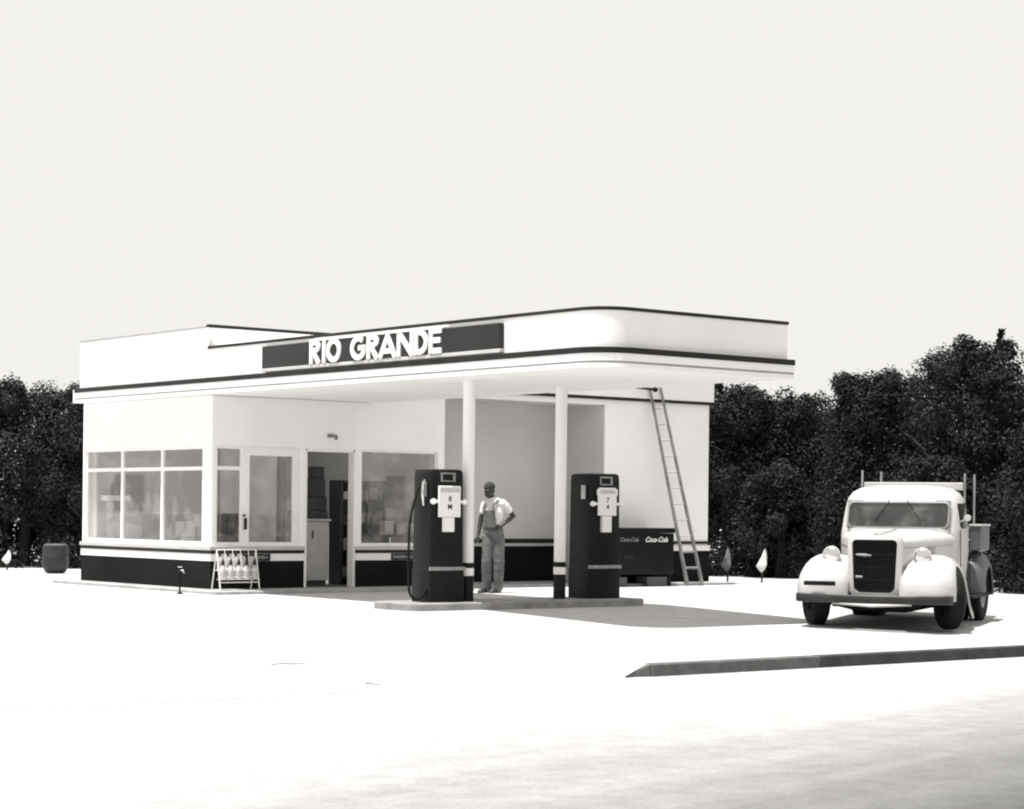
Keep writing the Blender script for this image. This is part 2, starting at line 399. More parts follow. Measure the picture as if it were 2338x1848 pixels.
# windows
def window(name, axis, span, z0, z1, mulls, transoms, depth=0.06, fr=0.045, partition=None):
    """axis 'x': in the front wall (span along x); axis 'y': in the sign-side wall (span along y)"""
    a0, a1 = span
    def bx(b, p0, p1, q0, q1, d0, d1):
        if axis == 'x': b.box(p0, p1, UF + d0, UF + d1, q0, q1)
        else: b.box(VA + d0, VA + d1, p0, p1, q0, q1)
    b = MB()
    bx(b, a0, a1, z0, z0 + fr, 0.03, 0.03 + depth); bx(b, a0, a1, z1 - fr, z1, 0.03, 0.03 + depth)
    bx(b, a0, a0 + fr, z0 + fr, z1 - fr, 0.03, 0.03 + depth); bx(b, a1 - fr, a1, z0 + fr, z1 - fr, 0.03, 0.03 + depth)
    f = b.build(name, M['whitewood'], ST, bevel=0.005)
    mb = MB()
    for m0, w in mulls: bx(mb, m0 - w / 2, m0 + w / 2, z0 + fr, z1 - fr, 0.034, 0.024 + depth)
    for (t0, t1, z, w) in transoms: bx(mb, t0, t1, z - w / 2, z + w / 2, 0.038, 0.02 + depth)
    if mb.v: mb.build('mullion', M['whitewood'], f, bevel=0.004)
    g = MB(); bx(g, a0 + 0.02, a1 - 0.02, z0 + 0.02, z1 - 0.02, 0.058, 0.062); g.build('pane', M['glass'], f)
    return f
ms = [(7.945, 0.07), (9.291, 0.07)]
tr = []
yy = [6.645, 7.91, 7.98, 9.256, 9.326, 10.525]
for k in range(3): tr.append((yy[2 * k], yy[2 * k + 1], 1.935, 0.06))
window('window', 'y', (6.60, 10.57), 0.735, 2.285, ms, tr)
window('window', 'x', (-0.13, 1.44), 0.735, 2.29, [(0.42, 0.16), (1.36, 0.1)], [(-0.085, 0.34, 1.94, 0.06), (0.50, 1.31, 2.20, 0.10)])
window('window', 'x', (2.61, 4.16), 0.735, 2.29, [], [], fr=0.03)
hb = MB(); hb.box(0.40, 0.44, UF - 0.004, UF + 0.03, 0.98, 1.16); hb.tube([(0.42, UF + 0.02, 1.2), (0.36, UF - 0.02, 1.2)], 0.016, 8); hb.build('door_handle', M['dtrim'], ST)
# door frame and threshold
db = MB(); db.box(1.53, 1.565, UF + 0.01, UF + T, 0.05, 2.24); db.box(2.455, 2.48, UF - 0.008, UF + T, 0.05, 2.24); db.box(1.565, 2.455, UF + 0.01, UF + T, 2.24, 2.29)
db.build('door_frame', M['whitewood'], ST, bevel=0.004)
# the open door leaf, swung inwards
dl = thing('x', None, None); bpy.data.objects.remove(dl)
lf = MB(); lf.box(0, 0.045, 0, 0.10, 0.06, 2.22); lf.box(0, 0.045, 0.74, 0.84, 0.06, 2.22); lf.box(0, 0.045, 0.1, 0.74, 0.06, 0.34); lf.box(0, 0.045, 0.1, 0.74, 2.08, 2.22)
lfo = lf.build('open_door', M['midg'], ST, bevel=0.004, loc=(1.60, UF + T + 0.01, 0)); lfo.rotation_euler = (0, 0, R(-6))
g = MB(); g.box(0.02, 0.025, 0.08, 0.76, 0.32, 2.10); g.build('pane', M['glass'], lfo)
# interior shell
ib = MB(); ib.box(VA + T, 4.14, UF + T, 10.46, 0.0, 0.055); ib.build('floor', M['innerd'], ST)
ib = MB(); ib.box(VA + T, 4.135, 10.41, 10.455, 0.056, 3.045); ib.box(4.09, 4.138, UF + T + 0.003, 10.41, 0.056, 3.045); ib.box(VA + T, 4.14, UF + T, 7.6, 3.046, 3.3); ib.box(VA + T, 4.14, 9.9, 10.46, 3.046, 3.3); ib.box(VA + T, 0.5, 7.6, 9.9, 3.046, 3.3); ib.box(3.6, 4.14, 7.6, 9.9, 3.046, 3.3)
ib.build('inner_wall', M['inner'], ST)
ib = MB(); ib.box(2.05, 2.13, 8.0, 10.405, 0.056, 3.04); ib.build('partition', M['part'], ST)

# roof block behind the canopy + parapet
rb = MB()
SK = (0.5, 3.6, 7.6, 9.9)          # unseen roof opening, added so the sun brightens the office inside
rb.box(-0.44, 4.3, 6.05, SK[2], 3.31, 4.092); rb.box(-0.44, 4.3, SK[3], 10.3, 3.31, 4.092); rb.box(-0.44, SK[0], SK[2], SK[3], 3.31, 4.092); rb.box(SK[1], 4.3, SK[2], SK[3], 3.31, 4.092)
rb.box(4.3, 10.45, UF + 0.0, 10.62, 3.39, 4.092); rb.box(4.3, 10.53, UF - 0.05, UF, 3.39, 4.092)
rb.build('roof_block', M['stucco'], ST)
rc = MB(); rc.box(-0.44, 4.3, 6.03, 6.12, 4.092, 4.14); rc.box(4.3, 10.53, UF - 0.06, UF + 0.1, 4.092, 4.14)
rc.build('roof_cap', M['dtrim'], ST)
rc = MB(); rc.box(-0.446, -0.36, 6.12, 10.3, 4.092, 4.112); rc.build('roof_cap', M['gtrim'], ST)  # dark cap painted lighter on this side to carry the sun on it
# wing right of the office: lintel, solid wing wall, recess
wg = MB()
wg.box(7.88, 10.45, UF, 10.62, 0.0, 3.335); wg.box(4.3, 7.88, UF, UF + 0.25, 3.245, 3.335)
wg.box(4.3, 7.88, UF + 0.25, 10.62, 3.262, 3.335)
wg.build('wing_wall', M['stucco'], ST)
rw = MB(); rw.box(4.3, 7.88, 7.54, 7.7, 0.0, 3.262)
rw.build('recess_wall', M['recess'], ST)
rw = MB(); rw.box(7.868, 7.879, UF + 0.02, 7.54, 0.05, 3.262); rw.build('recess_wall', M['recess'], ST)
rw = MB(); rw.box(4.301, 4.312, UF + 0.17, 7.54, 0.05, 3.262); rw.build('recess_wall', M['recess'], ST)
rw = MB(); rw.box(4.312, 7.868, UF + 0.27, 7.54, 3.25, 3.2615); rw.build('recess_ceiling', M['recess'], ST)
b = MB(); b.box(4.3, 10.55, UF - 0.055, UF, 3.337, 3.388); b.build('dark_rail', M['dtrim'], ST)
wr = [lambda o: (7.88, 10.46 + o, UF - o, UF)]
band('black_base', M['tile'], 0.05, 0.62, 0.02, runs=wr); band('white_stripe', M['white'], 0.62, 0.72, 0.03, runs=wr); band('dark_rail', M['dtrim'], 0.745, 0.795, 0.026, runs=wr)
rr2 = [lambda o: (4.312, 7.868, 7.54 - o, 7.54)]
band('black_base', M['tile'], 0.05, 0.68, 0.02, runs=rr2); band('white_stripe', M['ledge'], 0.69, 0.735, 0.03, runs=rr2); band('dark_rail', M['dtrim'], 0.745, 0.82, 0.026, runs=rr2)  # white stripe greyed too, shade of the bay in its colour

# canopy
def arc_path():
    p = [(-0.44, 6.05), (-0.44, -2.78)]
    c = (-0.44 + 0.42, -2.78); 
    for k in range(1, 7):
        a = PI + (PI / 2) * k / 6
        p.append((c[0] + 0.42 * math.cos(a), c[1] + 0.42 * math.sin(a)))
    p.append((2.70, -3.2))
    return p
CP = arc_path()
def sweep(path, out, th, z0, z1, closed_back=None):
    """vertical band along path, its outer face `out` outside the path (path runs with the outside on its right ... left-hand normal flipped)"""
    def off(d):
        r = []
        for i, p in enumerate(path):
            p = Vector(p); t0 = (p - Vector(path[i - 1])).normalized() if i else None
            t1 = (Vector(path[i + 1]) - p).normalized() if i < len(path) - 1 else None
            if t0 is None: t0 = t1
            if t1 is None: t1 = t0
            n0 = Vector((t0.y, -t0.x)); n1 = Vector((t1.y, -t1.x)); n = (n0 + n1); n /= max(1e-6, n.dot(n0))
            r.append(p + n * d)
        return r
    s = 1
    a, c = off(-s * -out if False else out * SGN), off((out - th) * SGN)
    rings = [[(*a[i], z0), (*a[i], z1), (*c[i], z1), (*c[i], z0)] for i in range(len(path))]
    return MB().loft(rings)
SGN = 1
t = Vector(CP[1]) - Vector(CP[0]); n = Vector((t.y, -t.x))
SGN = 1 if n.x < 0 else -1
cpoly = CP + [(2.78, 6.25), (-0.44, 6.25)]
cb = MB(); cb.prism([(v, u) for v, u in CP] + [(2.70, 6.28), (-0.44 + 0.001, 6.28)], 3.075, 3.765)
CAN = cb.build('canopy', M['soffit'], ST)
LP = [(-0.44, 10.55)] + CP[0:] 
LP2 = [(2.78 + 0.0, 6.25)]
FULL = [(-0.44, 10.36)] + CP[1:] + [(2.70, 6.2)]
EDGE = CP[1:-1]
def lip(name, m, out, z0, z1, path=FULL): return sweep(path, out, 0.12, z0, z1).build(name, m, CAN, smooth=30)
lip('lower_lip', M['white'], 0.07, 3.062, 3.115)
lip('thin_rail', M['gtrim'], 0.066, 3.115, 3.143)
lip('white_lip', M['white'], 0.07, 3.143, 3.236)
lip('dark_band', M['dtrim'], 0.078, 3.236, 3.308)
sweep(CP + [(2.70, 6.2)], 0.004, 0.1, 3.308, 3.758).build('fascia', M['stucco'], CAN, smooth=30)
sweep(CP + [(2.70, 6.2)], 0.016, 0.14, 3.758, 3.80).build('cap_rail', M['dtrim'], CAN, smooth=30)
for v in (0.62, 1.5, 2.3): MB().box(v, v + 0.007, -3.207, -3.2042, 3.31, 3.757).build('panel_joint', M['stucco'], CAN)
# end of eaves at the left end of the sign side
eb = MB(); eb.box(-0.44, -0.2, 6.3, 10.55, 3.075, 3.3); eb.build('eaves', M['soffit'], ST)

# columns
def column(v, u):
    c = MB(); c.lathe([(0.0, 0.545), (0.083, 0.545), (0.083, 3.074), (0.0, 3.074)], 20)
    o = c.build('column', M['white'], ST, smooth=40, loc=(v, u, 0))
    b = MB(); b.lathe([(0.0, 0.09), (0.088, 0.09), (0.084, 0.44), (0, 0.44)], 20); b.lathe([(0, 0.5435), (0.086, 0.5435), (0.086, 0.615), (0, 0.615)], 20)
    b.build('black_base', M['black'], o, smooth=40)
    b = MB(); b.lathe([(0, 0.441), (0.088, 0.441), (0.088, 0.543), (0, 0.543)], 20); b.build('white_stripe', M['white'], o, smooth=40)
column(0.28, 0.36); column(1.95, 0.42)

# plaque over the door
pq = MB(); pq.box(1.93, 2.06, UF - 0.02, UF - 0.002, 2.475, 2.535); pq.box(2.075, 2.125, UF - 0.02, UF - 0.002, 2.44, 2.52)
tag(pq.build('wall_plaque', M['midg'], bevel=0.006), 'small dark weathered plaque on the white wall above the doorway', 'plaque')
bpy.data.objects['wall_plaque'].matrix_world = Matrix.Translation(ORG) @ Matrix.Rotation(TH, 4, 'Z')

# ------------------------------------------------------------------ sign
SG = thing('station_sign', 'long dark sign board with white block letters on the canopy edge', 'sign', ORG, TH)
sb = MB(); sb.box(-0.52, -0.446, -1.30, 4.365, 3.375, 3.70); sb.build('board', M['sign'], SG, bevel=0.006)
sb = MB(); sb.box(-0.525, -0.446, -1.31, 4.375, 3.325, 3.372); sb.build('ledge', M['ledge'], SG, bevel=0.006)
sb = MB(); sb.box(-0.535, -0.446, 0.0 - 0.12, 3.08, 3.702, 3.722); sb.build('top_strip', M['white'], SG)
def strokes(polys, w):
    """each poly is a polyline in 0..1 letter space already scaled; returns quads"""
    quads = []
    for pl_ in polys:
        p = [Vector(q) for q in pl_]; n = len(p); closed = (p[0] - p[-1]).length < 1e-6
        L = []; Rr = []
        for i in range(n):
            a = p[i - 1] if i else (p[-2] if closed else None); c = p[i + 1] if i < n - 1 else (p[1] if closed else None)
            t0 = (p[i] - a).normalized() if a is not None else None; t1 = (c - p[i]).normalized() if c is not None else None
            if t0 is None: t0 = t1
            if t1 is None: t1 = t0
            n0 = Vector((-t0.y, t0.x)); n1 = Vector((-t1.y, t1.x)); m = n0 + n1
            m = n0 if m.length < 0.5 else m / max(0.4, m.dot(n0))
            L.append(p[i] + m * w / 2); Rr.append(p[i] - m * w / 2)
        quads += [(L[i], L[i + 1], Rr[i + 1], Rr[i]) for i in range(n - 1)]
    return quads
def letter(ch, w, h, t):
    i = t / 2
    def arc(cx, cy, rx, ry, a0, a1, n=14): return [(cx + rx * math.cos(R(a0 + (a1 - a0) * k / n)), cy + ry * math.sin(R(a0 + (a1 - a0) * k / n))) for k in range(n + 1)]
    if ch == 'R': return [[(i, 0), (i, h)], [(i, h - i)] + arc(w * 0.45, h * 0.73, w * 0.55 - i, h * 0.27 - i, 90, -90) + [(i, h * 0.46 + i)], [(w * 0.42, h * 0.48), (w - i, 0)]]
    if ch == 'I': return [[(w / 2, 0), (w / 2, h)]]
    if ch == 'O': return [arc(w / 2, h / 2, w / 2 - i, h / 2 - i, 0, 360, 28)]
    if ch == 'G': return [arc(w / 2, h / 2, w / 2 - i, h / 2 - i, 48, 360, 24), [(w * 0.52, h / 2), (w, h / 2)]]
    if ch == 'A': return [[(i * 0.9, 0), (w / 2, h - i * 1.1), (w - i * 0.9, 0)], [(w * 0.24, h * 0.27), (w * 0.76, h * 0.27)]]
    if ch == 'N': return [[(i, 0), (i, h)], [(i * 0.8, h * 0.98), (w - i * 0.8, h * 0.02)], [(w - i, 0), (w - i, h)]]
    if ch == 'D': return [[(i, 0), (i, h)], [(i, h - i)] + arc(w * 0.35, h / 2, w * 0.65 - i, h / 2 - i, 90, -90, 18) + [(i, i)]]
    if ch == 'E': return [[(i, 0), (i, h)], [(i, h - i), (w, h - i)], [(i, h * 0.52), (w * 0.92, h * 0.52)], [(i, i), (w, i)]]
for WORD in ((('R', 3.05, 2.79), ('I', 2.73, 2.64), ('O', 2.62, 2.27)), (('G', 2.02, 1.65), ('R', 1.62, 1.35), ('A', 1.345, 0.925), ('N', 0.905, 0.535), ('D', 0.51, 0.215), ('E', 0.18, -0.09))):
  LB = MB()
  for ch, u0, u1 in WORD:
    for q in strokes(letter(ch, u0 - u1, 0.335, 0.072), 0.072):
        f = [(-0.545, u0 - p.x, 3.378 + p.y) for p in q]; k = [(-0.521, u0 - p.x, 3.378 + p.y) for p in q]
        LB.add(f + k, [(0, 1, 2, 3), (7, 6, 5, 4), (0, 4, 5, 1), (1, 5, 6, 2), (2, 6, 7, 3), (3, 7, 4, 0)])
  LB.build('lettering', M['letter'], SG)

# ------------------------------------------------------------------ pump island and pumps
isl = MB()
def rrect(x0, x1, y0, y1, r, n=5):
    pts = []
    for cx, cy, a in ((x1 - r, y1 - r, 0), (x0 + r, y1 - r, 90), (x0 + r, y0 + r, 180), (x1 - r, y0 + r, 270)):
        for k in range(n + 1): pts.append((cx + r * math.cos(R(a + 90 * k / n)), cy + r * math.sin(R(a + 90 * k / n))))
    return pts
isl.prism(rrect(-0.95, 3.2, -0.08, 0.92, 0.2), -0.05, 0.098)
io = isl.build('pump_island', M['concrete'], bevel=0.02); io.location = ORG; io.rotation_euler = (0, 0, TH)
tag(io, 'low concrete kerbed island under the pumps and columns', 'pump island')

def text_mesh(txt, size, m, name, parent, mtx, shear=0.0, ext=0.002):
    c = bpy.data.curves.new(name, 'FONT'); c.body = txt; c.size = size; c.extrude = ext; c.align_x = 'CENTER'; c.align_y = 'CENTER'; c.shear = shear; c.offset = size * 0.012
    o = bpy.data.objects.new(name, c); COL.objects.link(o)
    dg = bpy.context.evaluated_depsgraph_get(); me = bpy.data.meshes.new_from_object(o.evaluated_get(dg)); bpy.data.objects.remove(o)
    o = bpy.data.objects.new(name, me); COL.objects.link(o); me.materials.clear(); me.materials.append(m)
    o.parent = parent; o.matrix_local = mtx
    return o
def front(x, y, z): return Matrix.Translation((x, y, z)) @ Matrix.Rotation(R(90), 4, 'X')

def pump(label, v0, v1, u0, d, digits, lamp_grey, hose):
    w = v1 - v0; root = thing('gas_pump', label, 'gas pump', P((v0 + v1) / 2, u0, 0.098), TH, 'black gas pumps on the island')
    h = w / 2
    def ring(z, hw, y0, y1, r=0.022): return [(x, y, z) for x, y in rrect(-hw, hw, y0, y1, r, 3)]
    b = MB()
    b.loft([ring(0, h, 0, d), ring(0.43, h, 0, d), ring(0.44, h - 0.008, 0.01, d - 0.006), ring(1.66, h - 0.016, 0.018, d - 0.01),
            ring(1.735, h - 0.02, 0.022, d - 0.014, 0.025), ring(1.758, h - 0.032, 0.034, d - 0.026, 0.03), ring(1.768, h - 0.06, 0.06, d - 0.05, 0.03)])
    b.build('cabinet', M['black'], root, smooth=35)
    k = MB(); k.box(-h - 0.006, h + 0.006, -0.012, 0.02, 0.422, 0.47); k.build('trim_rail', M['steel'], root, bevel=0.004)
    # dial
    cx = 0.0
    k = MB()
    if lamp_grey: k.prism([(-0.17, 1.17), (0.17, 1.17), (0.17, 1.44), (0.19, 1.47), (0.19, 1.53), (0.15, 1.565), (-0.15, 1.565), (-0.19, 1.53), (-0.19, 1.47), (-0.17, 1.44)], 0, 0.03)
    else: k.box(-0.18, 0.18, 1.13, 1.545, 0, 0.03)
    k.xf(Matrix.Translation((0, -0.012, 0)) @ Matrix.Rotation(R(90), 4, 'X')); dial = k.build('dial_face', M['paper'], root, bevel=0.008)
    k = MB()
    if not lamp_grey:
        k.box(-0.155, 0.155, -0.0445, -0.0425, 1.46, 1.52)
    else:
        k.box(-0.14, 0.14, -0.0445, -0.0425, 1.48, 1.535)
    k.build('dial_window', M['ledge'], dial)
    for tx, z in digits: text_mesh(tx, 0.10, M['dtrim'], 'digit', dial, front(0.0, -0.0435, z))
    k = MB(); k.box(-0.085, 0.085, -0.035, 0.03, 0.935, 1.125 if not lamp_grey else 1.165); k.build('price_card', M['paper'], root, bevel=0.006)
    # glass bull's-eye lamps either side
    for sx in (-1, 1):
        k = MB(); k.tube([(sx * 0.17, -0.02, 1.335), (sx * 0.235, -0.02, 1.335)], 0.018, 10)
        k.lathe([(0.001, -0.045), (0.03, -0.035), (0.04, 0), (0.03, 0.035), (0.001, 0.045)], 14, (sx * 0.255, -0.02, 1.335), 'Y')
        k.build('side_light', M['white'], root, smooth=60)
    # sight window at the top
    k = MB()
    for a in ((-0.115, 0.115, 1.70, 1.72), (-0.115, 0.115, 1.60, 1.618), (-0.115, -0.095, 1.618, 1.70), (0.075, 0.115, 1.618, 1.70)): k.box(a[0], a[1], -0.012, 0.06, a[2], a[3])
    fo = k.build('sight_window', M['steel'] if lamp_grey else M['midg'], root, bevel=0.004)
    k = MB(); k.box(-0.095, 0.075, 0.006, 0.05, 1.618, 1.70); k.build('pane', M['black'], fo)
    # side: nozzle boot, hose
    k = MB(); k.box(-h - 0.03, -h - 0.002, 0.08, 0.17, 1.40, 1.60); k.build('nozzle_boot', M['steel'], root, bevel=0.006)
    if hose:
        k = MB(); k.tube([(-h - 0.015, 0.12, 1.62), (-h - 0.05, 0.11, 1.55), (-h - 0.045, 0.12, 1.40), (-h - 0.03, 0.12, 1.28)], [0.012, 0.022, 0.02, 0.012], 10); k.build('nozzle', M['chrome'], root, smooth=60)
        pts = []
        ctl = [(-h - 0.0, 0.22, 1.58), (-h - 0.10, 0.2, 1.40), (-h - 0.20, 0.18, 1.1), (-h - 0.235, 0.16, 0.75), (-h - 0.24, 0.15, 0.4), (-h - 0.23, 0.14, 0.14), (-h - 0.16, 0.12, 0.055), (-h - 0.07, 0.1, 0.07), (-h - 0.0, 0.08, 0.16)]
        for i in range(len(ctl) - 1):
            p0, p1, p2, p3 = [Vector(ctl[max(0, min(len(ctl) - 1, i + q))]) for q in (-1, 0, 1, 2)]
            for s in range(6):
                t = s / 6
                pts.append(0.5 * ((2 * p1) + (p2 - p0) * t + (2 * p0 - 5 * p1 + 4 * p2 - p3) * t * t + (3 * p1 - p0 - 3 * p2 + p3) * t ** 3))
        pts.append(Vector(ctl[-1])); k = MB(); k.tube(pts, 0.017, 8); k.build('hose', M['rubber'], root, smooth=60)
    return root
pump('black gas pump with a looping hose, dial reading 8 over M', -0.50, 0.07, 0.15, 0.42, [('8', 1.37), ('M', 1.265)], False, True)
pump('black gas pump with shouldered white dial, beside the drink cooler', 2.345, 2.93, 0.24, 0.47, [('7', 1.39), ('4', 1.29)], True, False)

# ------------------------------------------------------------------ drink cooler
CL = thing('drink_cooler', 'long dark chest cooler with script lettering against the white wing wall', 'cooler', P(7.98, 5.6, 0), TH)
b = MB(); b.box(-0.97, 0.97, 0.0, 0.6, 0.22, 0.95); b.build('body', M['black'], CL, bevel=0.02)
b = MB(); b.box(-0.985, -0.01, -0.015, 0.61, 0.955, 1.045); b.build('lid', M['black'], CL, bevel=0.015)
b = MB(); b.box(0.01, 0.985, -0.015, 0.61, 0.955, 1.045); b.build('lid', M['black'], CL, bevel=0.015)
for sx in (-0.9, 0.9):
    for sy in (0.06, 0.54):
        b = MB(); b.box(sx - 0.03, sx + 0.03, sy - 0.03, sy + 0.03, 0.047 if sy > 0.3 else 0.0, 0.22); b.build('leg', M['chassis'], CL)
bo = [o for o in CL.children if o.name.startswith('body')][0]
text_mesh('Coca-Cola', 0.125, M['letter'], 'lettering', bo, front(0.53, -0.003, 0.835), 0.5)
text_mesh('Coca-Cola', 0.10, M['dimlet'], 'lettering', bo, front(-0.12, -0.003, 0.835), 0.5)
b = MB(); b.box(-0.22, -0.02, -0.006, -0.0005, 0.5, 0.56); b.build('worn_plate', M['dtrim'], bo)

# crate of empties under the cooler
for k, (vv, lab) in enumerate(((7.62, 'wooden bottle crate on the ground under the chest cooler, farther from the ladder'), (8.62, 'wooden bottle crate under the chest cooler, next to the ladder foot'))):
    o = thing('bottle_crate', lab, 'crate', P(vv, 5.66, 0.0), TH, 'crates under the cooler')
    b = MB(); b.box(-0.26, 0.26, 0, 0.02, 0.003, 0.17); b.box(-0.26, 0.26, 0.28, 0.30, 0.06, 0.17); b.box(-0.26, -0.24, 0.02, 0.28, 0.06, 0.17); b.box(0.24, 0.26, 0.02, 0.28, 0.06, 0.17); b.box(-0.24, 0.24, 0.02, 0.28, 0.06, 0.075)
    b.build('slatted_box', M['truckd'], o, bevel=0.004)

# ------------------------------------------------------------------ ladder
def L3(v, u, z): return P(v, u, z) - P(8.0, 5.6, 0)
LD = thing('ladder', 'wooden ladder leaning on the white wing wall', 'ladder', P(8.0, 5.6, 0))
lb_, lt_ = (9.29, 5.6, 0.0), (8.87, 6.21, 3.575); rb_, rt_ = (9.66, 5.6, 0.0), (9.13, 6.21, 3.6)
lerp = lambda a, b, t: tuple(a[i] + (b[i] - a[i]) * t for i in range(3))
for a, c in ((lb_, lt_), (rb_, rt_)):
    b = MB(); b.tube([L3(*a), L3(*c)], [0.036, 0.024], 4); b.build('rail', M['ladder'], LD)
for k in range(1, 12):
    t = k * 0.29 / 3.6 + 0.01
    b = MB(); b.tube([L3(*lerp(lb_, lt_, t)), L3(*lerp(rb_, rt_, t))], 0.022 if k < 3 else 0.012, 8); b.build('rung', M['ladder'] if k < 3 else M['cab'], LD, smooth=60)
b = MB(); b.tube([L3(8.50, 6.2, 3.57), L3(8.80, 6.17, 3.565), L3(8.905, 6.12, 3.56)], [0.006, 0.022, 0.022], 8); b.lathe([(0.001, -0.05), (0.045, -0.03), (0.05, 0.0), (0.045, 0.03), (0.001, 0.05)], 12, L3(8.93, 6.13, 3.555)); b.build('hook', M['chassis'], LD, smooth=60)

# ------------------------------------------------------------------ oil rack and bottles
RK = thing('oil_rack', 'white wire rack holding oil bottles beneath the office window', 'rack', P(0.0, 5.86, 0.052), TH)
for sx in (-0.35, 0.35):
    b = MB(); b.tube([(sx, -0.1, 0), (sx, 0.02, 0.62), (sx, 0.16, 0.0)], 0.011, 8); b.build('side_frame', M['white'], RK, smooth=60)
b = MB()
for z, y in ((0.62, 0.02), (0.31, -0.04), (0.2, -0.06), (0.12, -0.075)): b.tube([(-0.35, y, z), (0.35, y, z)], 0.008, 6)
for k in range(6): xk = -0.35 + 0.14 * k; b.tube([(xk, 0.02, 0.62), (xk, -0.062, 0.17)], 0.006, 6)
b.box(-0.345, 0.345, -0.11, 0.02, 0.162, 0.17)
b.box(-0.345, 0.345, -0.03, 0.09, 0.30, 0.308)
b.build('wire_shelf', M['white'], RK)
def bottle(loc, label):
    o = thing('oil_bottle', label, 'bottle', loc, TH, 'oil bottles in the wire rack')
    k = MB(); k.lathe([(0.001, 0), (0.046, 0.002), (0.049, 0.02), (0.049, 0.15), (0.042, 0.175), (0.022, 0.2), (0.02, 0.215), (0.001, 0.215)], 14); k.build('glass_body', M['oil'], o, smooth=50)
    k = MB(); k.lathe([(0.001, 0.215), (0.024, 0.2155), (0.022, 0.235), (0.008, 0.31), (0.001, 0.311)], 10); k.build('spout', M['spout'], o, smooth=50)
    return o
b0 = bottle(P(-0.28, 5.86 - 0.05, 0.052 + 0.171), 'oil bottle in the lower row of the wire rack, tall spout up')
for r in range(2):
    for k in range(5):
        loc = P(-0.28 + 0.14 * k, 5.86 + (-0.05 if r == 0 else 0.035), 0.052 + (0.171 if r == 0 else 0.309))
        if r == 0 and k == 0: continue
        copy_thing(b0, loc, None, 'oil bottle in the lower row of the wire rack, tall spout up' if r == 0 else 'oil bottle in the upper row of the wire rack, behind the lower')

# ------------------------------------------------------------------ water stand, drum, flags
WS = thing('hose_stand', 'thin dark standpipe on the ground before the glazed corner', 'standpipe', P(-0.97, 5.91, 0))
b = MB(); b.tube([(0, 0, 0), (0, 0, 0.40)], 0.014, 8); b.lathe([(0.001, 0), (0.05, 0.002), (0.045, 0.02), (0.016, 0.03)], 12); b.build('pipe', M['chassis'], WS, smooth=50)
b = MB(); b.tube([(0, 0, 0.36), (0.05, -0.03, 0.36), (0.07, -0.04, 0.32)], 0.012, 8); b.tube([(-0.03, 0, 0.41), (0.03, 0, 0.41)], 0.008, 6); b.build('tap', M['steel'], WS, smooth=50)

DR = thing('oil_drum', 'dark rounded drum with a paler lid by the trees beyond the office', 'drum', (-8.9, 41.3, 0))
b = MB(); b.lathe([(0.001, 0.0), (0.14, 0.0), (0.2, 0.03), (0.25, 0.14), (0.262, 0.2), (0.255, 0.3), (0.262, 0.32), (0.255, 0.34), (0.25, 0.5), (0.245, 0.53), (0.001, 0.53)], 28); b.build('barrel', M['drum'], DR, smooth=40)
b = MB(); b.lathe([(0.001, 0.531), (0.235, 0.531), (0.235, 0.55), (0.19, 0.575), (0.001, 0.585)], 28); b.build('lid', M['drumtop'], DR, smooth=40)

def pennant(loc, lean, h, m, label, rz=0.0):
    o = thing('flag_stake', label, 'flag stake', loc, rz, 'flag stakes by the tree line')
    k = MB(); k.tube([(0, 0, 0), (lean * h, 0, h)], [0.02, 0.012], 8); k.build('stake', M['bark'], o, smooth=50)
    k = MB(); rings = []
    for i in range(9):
        t = i / 8; z = h * (0.99 - 0.66 * t); cx = lean * z - 0.05 * t; rw = (0.012 + 0.085 * t / 0.8) if t < 0.8 else (0.097 - 0.35 * (t - 0.8)); 
        ring = []
        for j in range(12):
            a = 2 * PI * j / 12; f = 1 + 0.22 * math.sin(3 * a + 5 * t)
            ring.append((cx + rw * f * math.cos(a), 0.5 * rw * f * math.sin(a), z - (0.03 * math.cos(a) if t > 0.8 else 0)))
        rings.append(ring)
    k.loft(rings); k.build('furled_flag', m, o, smooth=60)
pennant((4.79, 40.5, 0), 0.11, 0.66, M['flag'], 'pale furled flag on a stake in the sun before the trees')
pennant((4.13, 40.4, 0), 0.02, 0.68, M['flag_shade'], 'furled flag painted shade-grey on a stake next to the wing wall corner')
pennant((-10.25, 43.0, 0), 0.12, 0.42, M['flag'], 'pale furled flag on a stake near the dark drum')

# ------------------------------------------------------------------ inside the office
def inside(name, label, cat, v, u, z=0.056, rz=0.0, group=None): return thing(name, label, cat, P(v, u, z), TH + rz, group)
o = inside('counter_cabinet', 'grey upright cabinet standing just inside the open doorway', 'cabinet', 1.98, 6.75)
b = MB(); b.box(-0.30, 0.30, 0, 0.4, 0.09, 1.06); b.build('body', M['cab'], o, bevel=0.01)
b = MB(); b.box(-0.33, 0.33, -0.03, 0.43, 1.062, 1.10); b.build('top', M['cab'], o, bevel=0.008)
b = MB(); b.box(-0.27, 0.27, 0.03, 0.38, 0, 0.09); b.build('plinth', M['darkg'], o)
b = MB(); b.tube([(-0.02, -0.018, 0.78), (-0.02, -0.018, 0.9)], 0.012, 6); b.build('handle', M['darkg'], o)
o = inside('display_stand', 'dark stepped display of goods on the grey cabinet', 'display stand', 1.98, 6.75, 1.157)
b = MB(); b.box(-0.28, 0.32, 0.06, 0.36, 0, 0.13); b.box(-0.2, 0.32, 0.1, 0.36, 0.13, 0.36); b.box(-0.04, 0.32, 0.14, 0.36, 0.36, 0.66); b.box(0.12, 0.32, 0.18, 0.36, 0.66, 0.86); b.build('stepped_case', M['darkg'], o, bevel=0.006)
o = inside('shelf_unit', 'dark shelf unit of goods between the doorway and the window near the pump', 'shelf', 3.32, 7.2)
